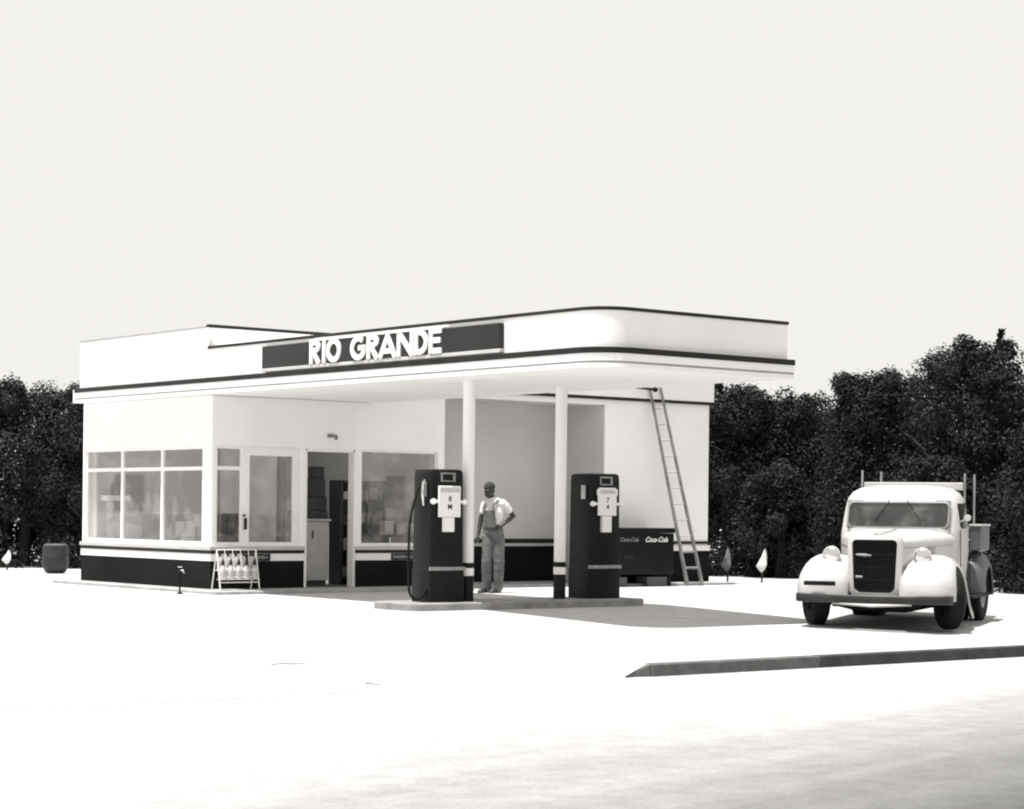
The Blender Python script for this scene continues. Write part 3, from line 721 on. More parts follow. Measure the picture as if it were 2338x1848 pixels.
b = MB(); b.box(-0.5, 0.42, 0.32, 0.36, 0, 1.75); b.box(-0.5, -0.46, 0, 0.32, 0, 1.75); b.box(0.38, 0.42, 0, 0.32, 0, 1.75)
for z in (0.1, 0.55, 1.0, 1.4, 1.71): b.box(-0.46, 0.38, 0, 0.32, z, z + 0.03)
b.build('case', M['darkg'], o)
rs = random.Random(9)
for z in (0.13, 0.58, 1.03, 1.43):
    q = -0.42
    while q < 0.32:
        w = rs.uniform(0.07, 0.12); h = rs.uniform(0.12, 0.22)
        k = MB()
        if rs.random() < 0.5: k.lathe([(0.001, 0), (w / 2, 0.001), (w / 2, h), (0.001, h + 0.001)], 12, (q + w / 2, 0.1, z))
        else: k.box(q, q + w * 0.9, 0.04, 0.14, z, z + h)
        ob = k.build('goods', M[rs.choice(['midg', 'darkg', 'cab', 'midg'])]); ob.parent = o
        q += w + 0.015
o = inside('desk', 'dark low desk behind the window near the pump', 'desk', 3.74, 6.58)
b = MB(); b.box(-0.42, 0.33, 0, 0.45, 0.80, 0.84); b.build('top', M['darkg'], o, bevel=0.006)
for sx in (-0.40, 0.25):
    b = MB(); b.box(sx, sx + 0.06, 0.03, 0.42, 0, 0.80); b.build('side_panel', M['darkg'], o)
for k, (q, h, mm, lb2) in enumerate(((-0.28, 0.2, 'ledge', 'pale box of papers on the dark desk'), (-0.03, 0.14, 'cab', 'grey tin on the dark desk, middle of three'), (0.2, 0.17, 'ledge', 'pale tin on the dark desk nearest the wall corner'))):
    c = inside('desk_box', lb2, 'box', 3.74 + q, 6.70, 0.898); kk = MB(); kk.box(-0.09, 0.09, 0, 0.16, 0, h); kk.box(-0.1, 0.1, -0.01, 0.17, h, h + 0.03); kk.build('box', M[mm], c, bevel=0.01)
o = inside('wall_calendar', 'dark framed calendar on the office side wall', 'calendar', 4.08, 7.4, 1.35, R(0))
b = MB(); b.box(-0.02, 0.005, -0.25, 0.25, 0, 0.55); b.build('sheet', M['midg'], o)
# behind the sign-side windows
o = inside('notice_board', 'grey notice board on the back wall seen through the corner windows', 'notice board', 0.55, 10.37, 1.25)
b = MB(); b.box(-0.28, 0.28, 0, 0.03, 0, 0.62); b.build('panel', M['midg'], o); 
o = inside('tyre_stand', 'pale slanted stand by the back wall behind the corner windows', 'stand', 0.45, 9.6)
b = MB(); b.add([(-0.4, 0, 0), (0.9, -0.9, 0), (0.9, -0.9, 0.62), (-0.4, 0, 1.0), (-0.4, 0.1, 0), (0.9, -0.8, 0), (0.9, -0.8, 0.62), (-0.4, 0.1, 1.0)], [(0, 1, 2, 3), (7, 6, 5, 4), (0, 4, 5, 1), (1, 5, 6, 2), (2, 6, 7, 3), (3, 7, 4, 0)]); b.build('panel', M['lightp'], o)
o = inside('wall_shelf', 'white wall shelf with tins behind the far corner window', 'shelf', 0.25, 10.36, 1.42)
b = MB(); b.box(-0.22, 0.22, -0.18, 0.03, 0, 0.09); b.build('board', M['whitewood'], o)
for k in range(3):
    kk = MB(); kk.lathe([(0.001, 0), (0.05, 0.001), (0.05, 0.2), (0.001, 0.201)], 12, (-0.13 + 0.12 * k, -0.08, 0.092)); q = kk.build('tin', M['midg']); q.parent = o
o = inside('armchair', 'dark upholstered chair behind the corner window next to the pier', 'chair', 0.55, 7.35, 0.056, R(200))
b = MB(); b.box(-0.3, 0.3, -0.3, 0.3, 0.3, 0.48); b.build('seat', M['darkg'], o, bevel=0.04)
b = MB(); b.box(-0.3, 0.3, 0.26, 0.38, 0.35, 1.18); b.build('backrest', M['darkg'], o, bevel=0.05)
for sx in (-0.26, 0.26):
    for sy in (-0.26, 0.26):
        b = MB(); b.tube([(sx, sy, 0), (sx, sy, 0.3)], 0.025, 8); b.build('leg', M['darkg'], o)
o = inside('display_table', 'dark low display table of goods inside the corner windows', 'table', 0.65, 8.3)
b = MB(); b.box(-0.5, 0.5, -0.35, 0.35, 0.72, 0.78); b.build('top', M['darkg'], o)
for sx in (-0.45, 0.45):
    b = MB(); b.box(sx - 0.03, sx + 0.03, -0.3, 0.3, 0, 0.72); b.build('side_panel', M['darkg'], o)
o = inside('goods_pile', 'pale cartons piled on the dark display table', 'cartons', 0.65, 8.3, 0.838)
b = MB(); b.box(-0.3, -0.05, -0.15, 0.1, 0, 0.25); b.box(0.0, 0.2, -0.1, 0.15, 0, 0.18); b.build('carton', M['cab'], o, bevel=0.01)
b = MB(); b.lathe([(0.001, 0), (0.1, 0.001), (0.04, 0.22), (0.02, 0.3), (0.001, 0.3)], 14, (0.32, 0, 0)); b.build('jar', M['ledge'], o, smooth=50)
o = inside('dark_locker', 'dark tall locker inside, behind the front window frame', 'locker', 0.25, 8.6)
b = MB(); b.box(-0.2, 0.55, 0, 0.4, 0, 1.15); b.build('body', M['darkg'], o, bevel=0.01)

# ------------------------------------------------------------------ truck
TRP = Vector((4.72, 26.93, -0.113)); HD = R(-21.8)
TK = thing('parked_truck', 'white stake-bed truck with round fenders, black grille and pod headlights', 'truck', TRP, HD)
def sring(n, hw, hh, cy, cz, e=3.0, x0=0.0):
    """superellipse ring in x-z at depth cy"""
    r = []
    for k in range(n):
        a = 2 * PI * k / n; c, s_ = math.cos(a), math.sin(a)
        r.append((x0 + hw * math.copysign(abs(c) ** (2 / e), c), cy, cz + hh * math.copysign(abs(s_) ** (2 / e), s_)))
    return r
def dring(n, hw, z0, z1, cy, crown):
    """hood section: flat sides, crowned top"""
    pts = [(-hw * 0.96, z0)]
    zs = z1 - crown
    pts.append((-hw, z0 + (zs - z0) * 0.4)); pts.append((-hw, z0 + (zs - z0) * 0.8))
    m = n - 6
    for k in range(m):
        a = PI - PI * k / (m - 1); c, s_ = math.cos(a), math.sin(a)
        pts.append((hw * math.copysign(abs(c) ** 0.62, c), zs + crown * abs(s_) ** 0.75))
    pts += [(hw, z0 + (zs - z0) * 0.8), (hw, z0 + (zs - z0) * 0.4), (hw * 0.96, z0)]
    return [(x_, cy, z_) for x_, z_ in pts]
b = MB()
b.loft([dring(22, 0.32, 0.44, 1.15, -0.42, 0.08), dring(22, 0.36, 0.46, 1.175, -0.30, 0.10), dring(22, 0.45, 0.5, 1.20, 0.1, 0.12), dring(22, 0.57, 0.5, 1.225, 0.5, 0.13), dring(22, 0.73, 0.5, 1.25, 0.88, 0.14), dring(22, 0.75, 0.5, 1.25, 1.0, 0.14)])
hood = b.build('hood', M['truckw'], TK, smooth=40)
k = MB()
for i in range(5):
    z = 0.78 + 0.055 * i
    k.add([(0.42, 0.05, z), (0.55, 0.5, z), (0.55, 0.5, z + 0.02), (0.42, 0.05, z + 0.02), (0.452, 0.05, z), (0.585, 0.5, z), (0.585, 0.5, z + 0.02), (0.452, 0.05, z + 0.02)], [(0, 1, 2, 3), (7, 6, 5, 4), (0, 4, 5, 1), (1, 5, 6, 2), (2, 6, 7, 3), (3, 7, 4, 0)])
k.build('louver', M['truckg'], hood)
k = MB(); k.tube([(0, -0.40, 1.153), (0, -0.28, 1.178), (0, 0.1, 1.203), (0, 0.5, 1.228), (0, 0.86, 1.252)], 0.007, 6); k.build('hood_hinge', M['steel'], hood)
for sx in (-1, 1):
    k = MB(); k.tube([(sx * 0.342, -0.36, 1.03), (sx * 0.452, 0.1, 1.03), (sx * 0.572, 0.5, 1.04), (sx * 0.732, 0.88, 1.06)], 0.006, 6); k.build('hood_seam', M['midg'], hood)
# grille shell + grille
def gpoly(w0, w1, z0, z1, r):
    p = []
    for cx, cz, a in ((w1 - r, z1 - r, 0), (-w1 + r, z1 - r, 90), (-w0 + r * 1.6, z0 + r * 1.6, 180), (w0 - r * 1.6, z0 + r * 1.6, 270)):
        rr_ = r if a < 180 else r * 1.6
        for q in range(6): p.append((cx + rr_ * math.cos(R(a + 18 * q)), cz + rr_ * math.sin(R(a + 18 * q))))
    return p
outer = gpoly(0.345, 0.345, 0.40, 1.185, 0.09); inner = gpoly(0.262, 0.285, 0.46, 1.125, 0.055)
b = MB(); n_ = len(outer)
rings = [[(x_, -0.36, z_) for x_, z_ in outer], [(x_ * 0.985, -0.465, 0.8 + (z_ - 0.8) * 0.985) for x_, z_ in outer], [(x_, -0.485, z_) for x_, z_ in inner], [(x_, -0.40, z_) for x_, z_ in inner]]
b.loft(rings, False, False); b.build('grille_shell', M['truckw'], TK, smooth=45)
b = MB(); b.add([(x_, -0.43, z_) for x_, z_ in inner], [tuple(range(n_))])
gr = b.build('grille', M['black'], TK)
k = MB()
for i in range(15):
    xk = -0.245 + 0.035 * i; k.box(xk - 0.005, xk + 0.005, -0.455, -0.432, 0.50, 1.10)
for z in (0.62, 0.78, 0.94): k.box(-0.255, 0.255, -0.459, -0.4555, z - 0.006, z + 0.006)
k.build('bar', M['chassis'], gr)
k = MB(); k.tube([(-0.235, -0.468, 0.935), (-0.13, -0.47, 0.93), (-0.04, -0.468, 0.925)], [0.012, 0.02, 0.008], 8); k.tube([(-0.235, -0.468, 0.655), (-0.15, -0.47, 0.655)], [0.018, 0.014], 8); k.build('badge', M['midg'], gr, smooth=60)
b = MB(); b.lathe([(0.001, 0), (0.03, 0.005), (0.025, 0.03), (0.012, 0.045), (0.001, 0.05)], 12, (0, -0.38, 1.18)); b.build('radiator_cap', M['chrome'], TK, smooth=50)

# cab: shell with real openings
def cring(z, hw, y0, y1, n=40, e=5.5):
    r = []; cy, hy = (y0 + y1) / 2, (y1 - y0) / 2
    for q in range(n):
        a = 2 * PI * q / n; c, s_ = math.cos(a), math.sin(a)
        r.append((hw * math.copysign(abs(c) ** (2 / e), c), cy + hy * math.copysign(abs(s_) ** (2 / e), s_), z))
    return r
lev = [(l[0], l[1] + 0.055 * min(1, l[1] / 0.6), l[2], l[3]) for l in ((0.48, .70, .90, 1.98), (0.9, .735, .88, 1.98), (1.18, .74, .88, 1.98), (1.235, .735, .90, 1.98), (1.40, .72, .95, 1.97), (1.58, .695, 1.01, 1.95), (1.66, .675, 1.04, 1.93), (1.74, .62, 1.10, 1.88), (1.795, .53, 1.18, 1.80), (1.825, .38, 1.28, 1.70), (1.835, .18, 1.4, 1.6))]
cab = MB().loft([cring(*l) for l in lev]).build('cab', M['truckw'], TK)
cut = MB().loft([cring(z + (0.04 if z < 1 else -0.035), hw - 0.045, y0 + 0.045, y1 - 0.045) for z, hw, y0, y1 in lev]).build('cut', M['truckw'])
def rprism(hw, z0, z1, r, ya, yb, cx=0):
    p = [(cx + x_, z_) for x_, z_ in [(q[0], q[1]) for q in rrect(-hw, hw, z0, z1, r, 5)]]
    return [[(x_, ya, z_) for x_, z_ in p], [(x_, yb, z_) for x_, z_ in p]]
c1 = MB().loft(rprism(0.665, 1.275, 1.615, 0.07, 0.6, 1.25)).build('cut', M['truckw'])
c2 = MB().loft(rprism(0.42, 1.32, 1.58, 0.06, 1.75, 2.3)).build('cut', M['truckw'])
sp = rrect(1.16, 1.74, 1.27, 1.60, 0.05, 4)
c3 = MB().loft([[(-1.2, y_, z_) for y_, z_ in sp], [(1.2, y_, z_) for y_, z_ in sp]]).build('cut', M['truckw'])
for c in (cut, c1, c2, c3):
    md = cab.modifiers.new('bool', 'BOOLEAN'); md.object = c; md.operation = 'DIFFERENCE'; md.solver = 'EXACT'
cab.parent = None; bake(cab); cab.parent = TK
for c in (cut, c1, c2, c3): bpy.data.objects.remove(c)
for p in cab.data.polygons: p.use_smooth = True
cab.data.set_sharp_from_angle(angle=R(32))
def panel(name, quad, m, par, t=0.008):
    q = [Vector(p) for p in quad]; nn = (q[1] - q[0]).cross(q[3] - q[0]).normalized() * t
    return MB().add([*q, *[p + nn for p in q]], [(0, 1, 2, 3), (7, 6, 5, 4), (0, 4, 5, 1), (1, 5, 6, 2), (2, 6, 7, 3), (3, 7, 4, 0)]).build(name, m, par)
panel('windshield', [(-0.68, 0.935, 1.26), (0.68, 0.935, 1.26), (0.68, 1.045, 1.63), (-0.68, 1.045, 1.63)], M['tglass'], TK)
panel('rear_window', [(-0.43, 1.95, 1.31), (0.43, 1.95, 1.31), (0.43, 1.93, 1.59), (-0.43, 1.93, 1.59)], M['tglass'], TK)
k = MB()   # windscreen gasket
gp = rrect(-0.675, 0.675, 1.268, 1.622, 0.075, 5); gi = rrect(-0.652, 0.652, 1.288, 1.60, 0.06, 5)
fy = lambda z: 0.90 + (z - 1.235) * 0.318
k.loft([[(x_, fy(z_) - 0.006, z_) for x_, z_ in gp], [(x_, fy(z_) - 0.012, z_) for x_, z_ in gi]], False, False); k.build('windshield_seal', M['midg'], TK)
for sx in (-1, 1):
    # door: outline, handle, glass
    k = MB(); X_ = sx * 0.797
    for y_, za, zb in ((1.10, 0.52, 1.25), (1.80, 0.52, 1.25)): k.box(X_ - 0.005, X_ + 0.005, y_ - 0.006, y_ + 0.006, za, zb)
    k.box(X_ - 0.004, X_ + 0.004, 1.10, 1.80, 0.512, 0.524)
    d = k.build('door', M['chassis'], TK)
    k = MB(); k.tube([(sx * 0.80, 1.68, 1.12), (sx * 0.83, 1.68, 1.12), (sx * 0.83, 1.56, 1.12)], 0.011, 8); k.build('handle', M['chrome'], d, smooth=60)
    k = MB(); k.box(sx * 0.74 - 0.003, sx * 0.74 + 0.003, 1.46, 1.75, 1.26, 1.61) if sx < 0 else k.box(sx * 0.74 - 0.003, sx * 0.74 + 0.003, 1.55, 1.75, 1.26, 1.61); k.build('door_window', M['tglass'], d)
for sx in (-1, 1):
    k = MB(); k.tube([(sx * 0.12, 0.93, 1.63), (sx * 0.13, 0.985, 1.60), (sx * 0.30, 0.925, 1.36)], 0.006, 6); k.build('wiper', M['chassis'], TK)
k = MB(); k.tube([(0.785, 1.13, 1.36), (0.88, 1.08, 1.40)], 0.008, 6); k.lathe([(0.001, -0.01), (0.043, -0.008), (0.045, 0.006), (0.001, 0.012)], 16, (0.885, 1.08, 1.41), 'Y'); k.build('wing_mirror', M['truckw'], TK, smooth=50)
k = MB(); k.box(-0.6, 0.6, 1.45, 1.9, 0.75, 0.95); k.box(-0.6, 0.6, 1.78, 1.9, 0.95, 1.40); k.build('bench_seat', M['seat'], TK, bevel=0.04)
k = MB(); k.lathe([(0.19, -0.012), (0.205, 0), (0.19, 0.012), (0.175, 0), (0.19, -0.012)], 28, (0, 0, 0)); k.tube([(0, 0, 0), (0, 0, -0.5)], 0.02, 8); k.box(-0.18, 0.18, -0.012, 0.012, -0.008, 0.008)
k.xf(Matrix.Translation((0.34, 1.34, 1.27)) @ Matrix.Rotation(R(35), 4, 'X')); k.build('steering_wheel', M['chassis'], TK, smooth=50)

# fenders
def fender(sx, prof, xi, xo, crown, name, m, crown_in=0.15):
    rings = []
    n = len(prof)
    for i, (y_, z_) in enumerate(prof):
        a = Vector(prof[max(i - 1, 0)]); c = Vector(prof[min(i + 1, n - 1)]); t_ = (c - a).normalized(); nn = Vector((-t_.y, t_.x))
        if nn.y < -0.3: nn = -nn
        row = []
        for q in range(17):
            f = q / 16; g_ = 0.5 - 0.5 * math.cos(PI * f); xx = xi + (xo - xi) * (0.35 * f + 0.65 * g_)
            dr = crown * max(0.0, (f - 0.5) / 0.5) ** 2.4 + crown_in * max(0.0, (0.5 - f) / 0.5) ** 2.0
            row.append((sx * xx, y_ - nn.x * dr, z_ - nn.y * dr))
        row2 = [(p[0] * 0.985, p[1] - nn.x * 0.0 + (0.0), p[2]) for p in row]
        rings.append(row)
    mb = MB().loft(rings, False, False, closed=False)
    o = mb.build(name, m, None)
    md = o.modifiers.new('s', 'SOLIDIFY'); md.thickness = 0.022; md.offset = 0
    bake(o); o.parent = TK
    for p in o.data.polygons: p.use_smooth = True
    o.data.set_sharp_from_angle(angle=R(50))
    return o
def arcp(cy, cz, r, a0, a1, n, ez=1.0): return [(cy + r * math.cos(R(a0 + (a1 - a0) * k / n)), cz + ez * r * math.sin(R(a0 + (a1 - a0) * k / n))) for k in range(n + 1)]
fprof = [(-0.66, 0.36)] + [(-0.665, 0.46)] + arcp(0.02, 0.52, 0.68, 172, 60, 12, 0.60) + [(0.55, 0.78), (0.75, 0.60), (0.92, 0.44), (1.05, 0.38)]
for sx in (-1, 1): fender(sx, fprof, 0.33, 1.0, 0.30, 'front_fender', M['truckw'])
rprof = arcp(2.45, 0.42, 0.55, 188, -8, 18, 0.98)
for sx in (-1, 1): fender(sx, rprof, 0.45, 0.95, 0.2, 'rear_fender', M['truckd'], 0.03)
for sx in (-1, 1):
    k = MB(); k.box(sx * 0.70, sx * 0.98, 1.02, 2.4, 0.36, 0.40); k.build('running_board', M['chassis'], TK, bevel=0.01)
# headlights
for sx in (-1, 1):
    k = MB(); k.lathe([(0.001, 0.20), (0.05, 0.17), (0.095, 0.08), (0.112, 0.0), (0.117, -0.02), (0.105, -0.03)], 24, (sx * 0.575, -0.33, 0.92), 'Y'); hl = k.build('headlight', M['truckw'], TK, smooth=60)
    k = MB(); k.lathe([(0.105, -0.028), (0.09, -0.045), (0.05, -0.056), (0.001, -0.06)], 24, (sx * 0.575, -0.33, 0.92), 'Y'); k.build('lens', M['chrome'], hl, smooth=60)
    k = MB(); k.tube([(sx * 0.575, -0.26, 0.82), (sx * 0.56, -0.2, 0.72)], [0.035, 0.05], 10); k.build('stalk', M['truckw'], hl, smooth=60)
# bumper, apron, plate
k = MB(); pts = [(-0.99, -0.50), (-0.95, -0.60), (-0.82, -0.72), (-0.5, -0.785), (0, -0.81), (0.5, -0.785), (0.82, -0.72), (0.95, -0.60), (0.99, -0.50)]
k.loft([[(x_, y_, 0.335), (x_, y_ - 0.02, 0.36), (x_, y_ - 0.02, 0.415), (x_, y_, 0.44), (x_, y_ + 0.03, 0.44), (x_, y_ + 0.03, 0.335)] for x_, y_ in pts]); k.build('bumper', M['bump'], TK, smooth=40)
k = MB(); k.loft([[(x_, -0.60 - 0.02 * (1 - abs(x_) * 2), 0.42), (x_, -0.65 - 0.03 * (1 - abs(x_) * 2), 0.30 + 0.06 * abs(x_)), (x_, -0.60, 0.28 + 0.06 * abs(x_)), (x_, -0.55, 0.42)] for x_ in (-0.5, -0.3, 0, 0.3, 0.5)]); k.build('apron', M['ledge'], TK, smooth=40)
k = MB(); k.box(-0.84, -0.44, -0.715, -0.70, 0.545, 0.60); k.build('number_plate', M['chassis'], TK)
# wheels
def wheel(x_, y_, r, w, ri, steer=0.0):
    k = MB(); k.lathe([(ri, -w * 0.42), (r * 0.86, -w / 2), (r * 0.97, -w * 0.38), (r, -w * 0.2), (r, w * 0.2), (r * 0.97, w * 0.38), (r * 0.86, w / 2), (ri, w * 0.42), (ri, -w * 0.42)], 32, (0, 0, 0), 'X')
    t_ = k.build('wheel', M['rubber'], TK, smooth=40, loc=(x_, y_, r)); t_.rotation_euler = (0, 0, R(steer))
    k = MB(); k.lathe([(0.001, -w * 0.30), (0.06, -w * 0.36), (0.075, -w * 0.16), (ri * 0.8, -w * 0.12), (ri + 0.003, -w * 0.40), (ri + 0.003, w * 0.40), (ri * 0.8, w * 0.12), (0.075, w * 0.16), (0.06, w * 0.36), (0.001, w * 0.30)], 24, (0, 0, 0), 'X')
    k.build('rim', M['truckg'], t_, smooth=40)
for sx in (-1, 1):
    wheel(sx * 0.85, 0.0, 0.41, 0.22, 0.22, 27); wheel(sx * 0.80, 2.45, 0.42, 0.19, 0.24); wheel(sx * 0.58, 2.45, 0.42, 0.19, 0.24)
k = MB()
for sx in (-0.36, 0.36): k.box(sx - 0.05, sx + 0.05, -0.2, 3.4, 0.46, 0.62)
k.tube([(-0.8, 0, 0.38), (-0.3, 0, 0.27), (0.3, 0, 0.27), (0.8, 0, 0.38)], 0.07, 8); k.tube([(-0.85, 2.45, 0.42), (0.85, 2.45, 0.42)], 0.06, 8); k.lathe([(0.001, -0.16), (0.12, -0.1), (0.16, 0), (0.12, 0.1), (0.001, 0.16)], 14, (0, 2.45, 0.42))
k.box(-0.56, 0.56, -0.34, 0.9, 0.27, 0.455); k.box(-0.78, 0.78, 0.901, 1.98, 0.27, 0.475); k.box(-0.6, 0.6, 1.99, 3.35, 0.63, 0.85)
k.build('chassis', M['chassis'], TK)
# short bed with side lockers
k = MB(); k.box(-0.74, 0.74, 2.04, 3.4, 0.94, 1.0)
for y_ in (2.15, 2.55, 2.95, 3.25): k.box(-0.72, 0.72, y_, y_ + 0.08, 0.86, 0.938)
k.build('bed', M['wood'], TK, bevel=0.01)
for sx in (-1, 1):
    k = MB(); k.box(sx * 0.705, sx * 0.738, 2.08, 3.4, 1.003, 1.28); k.build('side_board', M['wood'], TK, bevel=0.006)
    k = MB(); k.box(sx * 0.745, sx * 0.90, 2.04, 2.78, 0.97, 1.295); so_ = k.build('side_locker', M['truckd'], TK, bevel=0.012)
    k = MB(); k.box(sx * 0.742, sx * 0.912, 2.025, 2.795, 1.298, 1.325); k.build('lid', M['truckw'], so_, bevel=0.006)
k = MB(); k.box(-0.70, 0.70, 2.04, 2.075, 1.003, 1.28); k.build('headboard', M['wood'], TK, bevel=0.006)
k = MB(); k.box(-0.70, 0.70, 3.36, 3.4, 1.003, 1.28); k.build('tailboard', M['wood'], TK, bevel=0.006)
for x_, y_ in ((-0.73, 2.10), (0.67, 2.10), (-0.68, 3.1), (0.69, 2.75)):
    k = MB(); k.tube([(x_, y_, 1.0), (x_, y_, 2.05 - 0.04 * (x_ > 0))], 0.015, 6); k.build('stake', M['wood'], TK)
k = MB(); k.box(-0.70, 0.65, 2.07, 2.12, 1.78, 1.885); k.build('rack_rail', M['ledge'], TK, bevel=0.01)

# ------------------------------------------------------------------ person
PZ = Vector((-0.335, 34.02, 0))
PE = tag(bpy.data.objects.new('person', None), 'person in a white shirt, grey overalls and dark cap, hand on hip beyond the pumps', 'person')
PE.location = PZ
def skin_obj(chains, name):
    """chains: list of [(pos, radius), ...]; chains[0] is the root; later chains start at an existing point (same position)"""
    mb = MB()
    for ch in chains:
        pts, rad = [], []
        for i in range(len(ch) - 1):
            (p0, r0), (p1, r1) = ch[i], ch[i + 1]
            r0 = r0 if isinstance(r0, tuple) else (r0, r0); r1 = r1 if isinstance(r1, tuple) else (r1, r1)
            for q in range(5 if i == len(ch) - 2 else 4):
                t = q / 4; e = t * t * (3 - 2 * t)
                pts.append(Vector(p0).lerp(Vector(p1), t)); rad.append((r0[0] + (r1[0] - r0[0]) * e, r0[1] + (r1[1] - r0[1]) * e))
        # rounded ends
        d0 = (pts[0] - pts[1]).normalized(); d1 = (pts[-1] - pts[-2]).normalized()
        for k, f in ((0.55, 0.83), (0.85, 0.52), (1.0, 0.06)):
            pts.insert(0, Vector(ch[0][0]) + d0 * min(rad_min(ch[0][1]), 0.08) * k); rad.insert(0, tuple(c * f for c in rad_t(ch[0][1])))
            pts.append(Vector(ch[-1][0]) + d1 * min(rad_min(ch[-1][1]), 0.08) * k); rad.append(tuple(c * f for c in rad_t(ch[-1][1])))
        rings = []
        for i, p in enumerate(pts):
            d = (pts[min(i + 1, len(pts) - 1)] - pts[max(i - 1, 0)]).normalized()
            ref = FS0 if abs(d.z) > 0.5 else Vector((0, 0, 1))
            x = (ref - d * ref.dot(d)).normalized(); y = d.cross(x)
            rings.append([p + x * math.cos(2 * PI * k / 16) * rad[i][0] + y * math.sin(2 * PI * k / 16) * rad[i][1] for k in range(16)])
        mb.loft(rings)
    return mb.build(name, M['skin'])
def rad_t(r): return r if isinstance(r, tuple) else (r, r)
def rad_min(r): return min(rad_t(r))
FS0 = Vector((0.88, -0.47, 0)).normalized()
def ellips(mb, c, r, n=14, rot=None):
    rings = []
    for i in range(n + 1):
        a = -PI / 2 + PI * i / n; rr_ = max(math.cos(a), 0.001)
        rings.append([Vector((r[0] * rr_ * math.cos(2 * PI * k / n), r[1] * rr_ * math.sin(2 * PI * k / n), r[2] * math.sin(a))) for k in range(n)])
    rings = [[Vector(c) + (rot @ p if rot else p) for p in rg] for rg in rings]
    return mb.loft(rings)
def fuse(objs, name, vox, m, par, sm=0.0):
    """voxel-merge several meshes into one continuous surface"""
    vs, fs = [], []
    for o in objs:
        n0 = len(vs); vs += [tuple(o.matrix_world @ v.co) for v in o.data.vertices]; fs += [tuple(i + n0 for i in p.vertices) for p in o.data.polygons]
        bpy.data.objects.remove(o)
    me = bpy.data.meshes.new(name); me.from_pydata(vs, [], fs); o = bpy.data.objects.new(name, me); COL.objects.link(o)
    md = o.modifiers.new('r', 'REMESH'); md.mode = 'VOXEL'; md.voxel_size = vox; md.use_smooth_shade = True
    if sm: q = o.modifiers.new('sm', 'SMOOTH'); q.factor = 0.5; q.iterations = int(sm)
    bake(o); o.data.materials.clear(); o.data.materials.append(m)
    for p in o.data.polygons: p.use_smooth = True
    o.parent = par; return o
COL.objects.link(PE)
# joints (x right in the picture, y away, z up)
pel = (0.035, 0.0, 0.96); waist = (0.03, 0.0, 1.10); chest = (0.045, 0.0, 1.30); upper = (0.045, 0.01, 1.42); neck = (0.01, -0.005, 1.50); neck2 = (-0.012, -0.02, 1.57)
shR, elR, wrR = (0.20, -0.05, 1.43), (0.36, 0.03, 1.235), (0.16, -0.11, 1.075)
shL, elL, wrL = (-0.10, 0.06, 1.42), (-0.165, 0.05, 1.17), (-0.20, -0.02, 0.93)
hiR, knR, anR = (0.115, -0.02, 0.90), (0.135, -0.05, 0.50), (0.125, 0.0, 0.09)
hiL, knL, anL = (-0.035, 0.02, 0.90), (-0.06, -0.03, 0.50), (-0.055, 0.02, 0.09)
def toe(a): return (a[0] - 0.10, a[1] - 0.14, 0.035)
def hand(w, d, side):
    """five fingers and a thumb-side; w wrist, d direction of the hand, side = thumb direction"""
    w = Vector(w); d = Vector(d).normalized(); s_ = Vector(side).normalized(); out = []
    palm = w + d * 0.05; kn = w + d * 0.09
    out.append([(tuple(w), 0.026), (tuple(palm), 0.034), (tuple(kn), 0.032)])
    cr = d.cross(s_).normalized()
    for i, (off, ln) in enumerate(((0.030, 0.070), (0.010, 0.078), (-0.010, 0.072), (-0.029, 0.056))):
        p0 = kn + s_ * off; p1 = p0 + (d * 0.9 + cr * 0.25).normalized() * ln * 0.5; p2 = p1 + (d * 0.6 + cr * 0.7).normalized() * ln * 0.5
        out.append([(tuple(kn), 0.032), (tuple(p0), 0.0105), (tuple(p1), 0.0095), (tuple(p2), 0.008)])
    t0 = w + d * 0.03 + s_ * 0.03; t1 = t0 + (d * 0.7 + s_ * 0.7).normalized() * 0.035; t2 = t1 + (d * 0.9 + s_ * 0.2).normalized() * 0.03
    out.append([(tuple(palm), 0.034), (tuple(t0), 0.015), (tuple(t1), 0.0115), (tuple(t2), 0.009)])
    return out
body = [[(pel, (0.15, 0.11)), (waist, (0.14, 0.10)), (chest, (0.15, 0.11)), (upper, (0.11, 0.09)), (neck, 0.058), (neck2, 0.056)],
        [(upper, (0.11, 0.09)), (shR, 0.055), (elR, 0.042), (wrR, 0.028)], [(upper, (0.11, 0.09)), (shL, 0.055), (elL, 0.042), (wrL, 0.028)],
        [(pel, (0.15, 0.11)), (hiR, 0.085), (knR, 0.06), (anR, 0.042), (toe(anR), 0.036)], [(pel, (0.15, 0.11)), (hiL, 0.085), (knL, 0.06), (anL, 0.042), (toe(anL), 0.036)]]
sk = skin_obj(body, 'b1')
hands = [skin_obj(hand(wrL, (-0.1, -0.1, -1), (0.5, -0.8, 0)), 'h1'), skin_obj(hand(wrR, (-0.75, -0.25, -0.45), (-0.2, -0.5, 0.7)), 'h2')]
FD = Vector((-0.62, -0.78, 0)).normalized(); FS = Vector((0.78, -0.62, 0))
RM = Matrix((FS, -FD, Vector((0, 0, 1)))).transposed()
HC = Vector((-0.028, -0.035, 1.655))
hm = MB(); ellips(hm, HC, (0.078, 0.098, 0.118), 18, RM); ellips(hm, HC + FD * 0.03 + Vector((0, 0, -0.06)), (0.058, 0.068, 0.07), 14, RM)
ellips(hm, HC + FD * 0.104 + Vector((0, 0, -0.018)), (0.013, 0.02, 0.024), 10, RM); ellips(hm, HC + FD * 0.085 + Vector((0, 0, -0.068)), (0.026, 0.014, 0.010), 10, RM)
ellips(hm, HC + FD * 0.088 + Vector((0, 0, 0.022)), (0.052, 0.014, 0.010), 10, RM); ellips(hm, HC + FD * 0.07 + Vector((0, 0, -0.105)), (0.024, 0.022, 0.018), 10, RM)
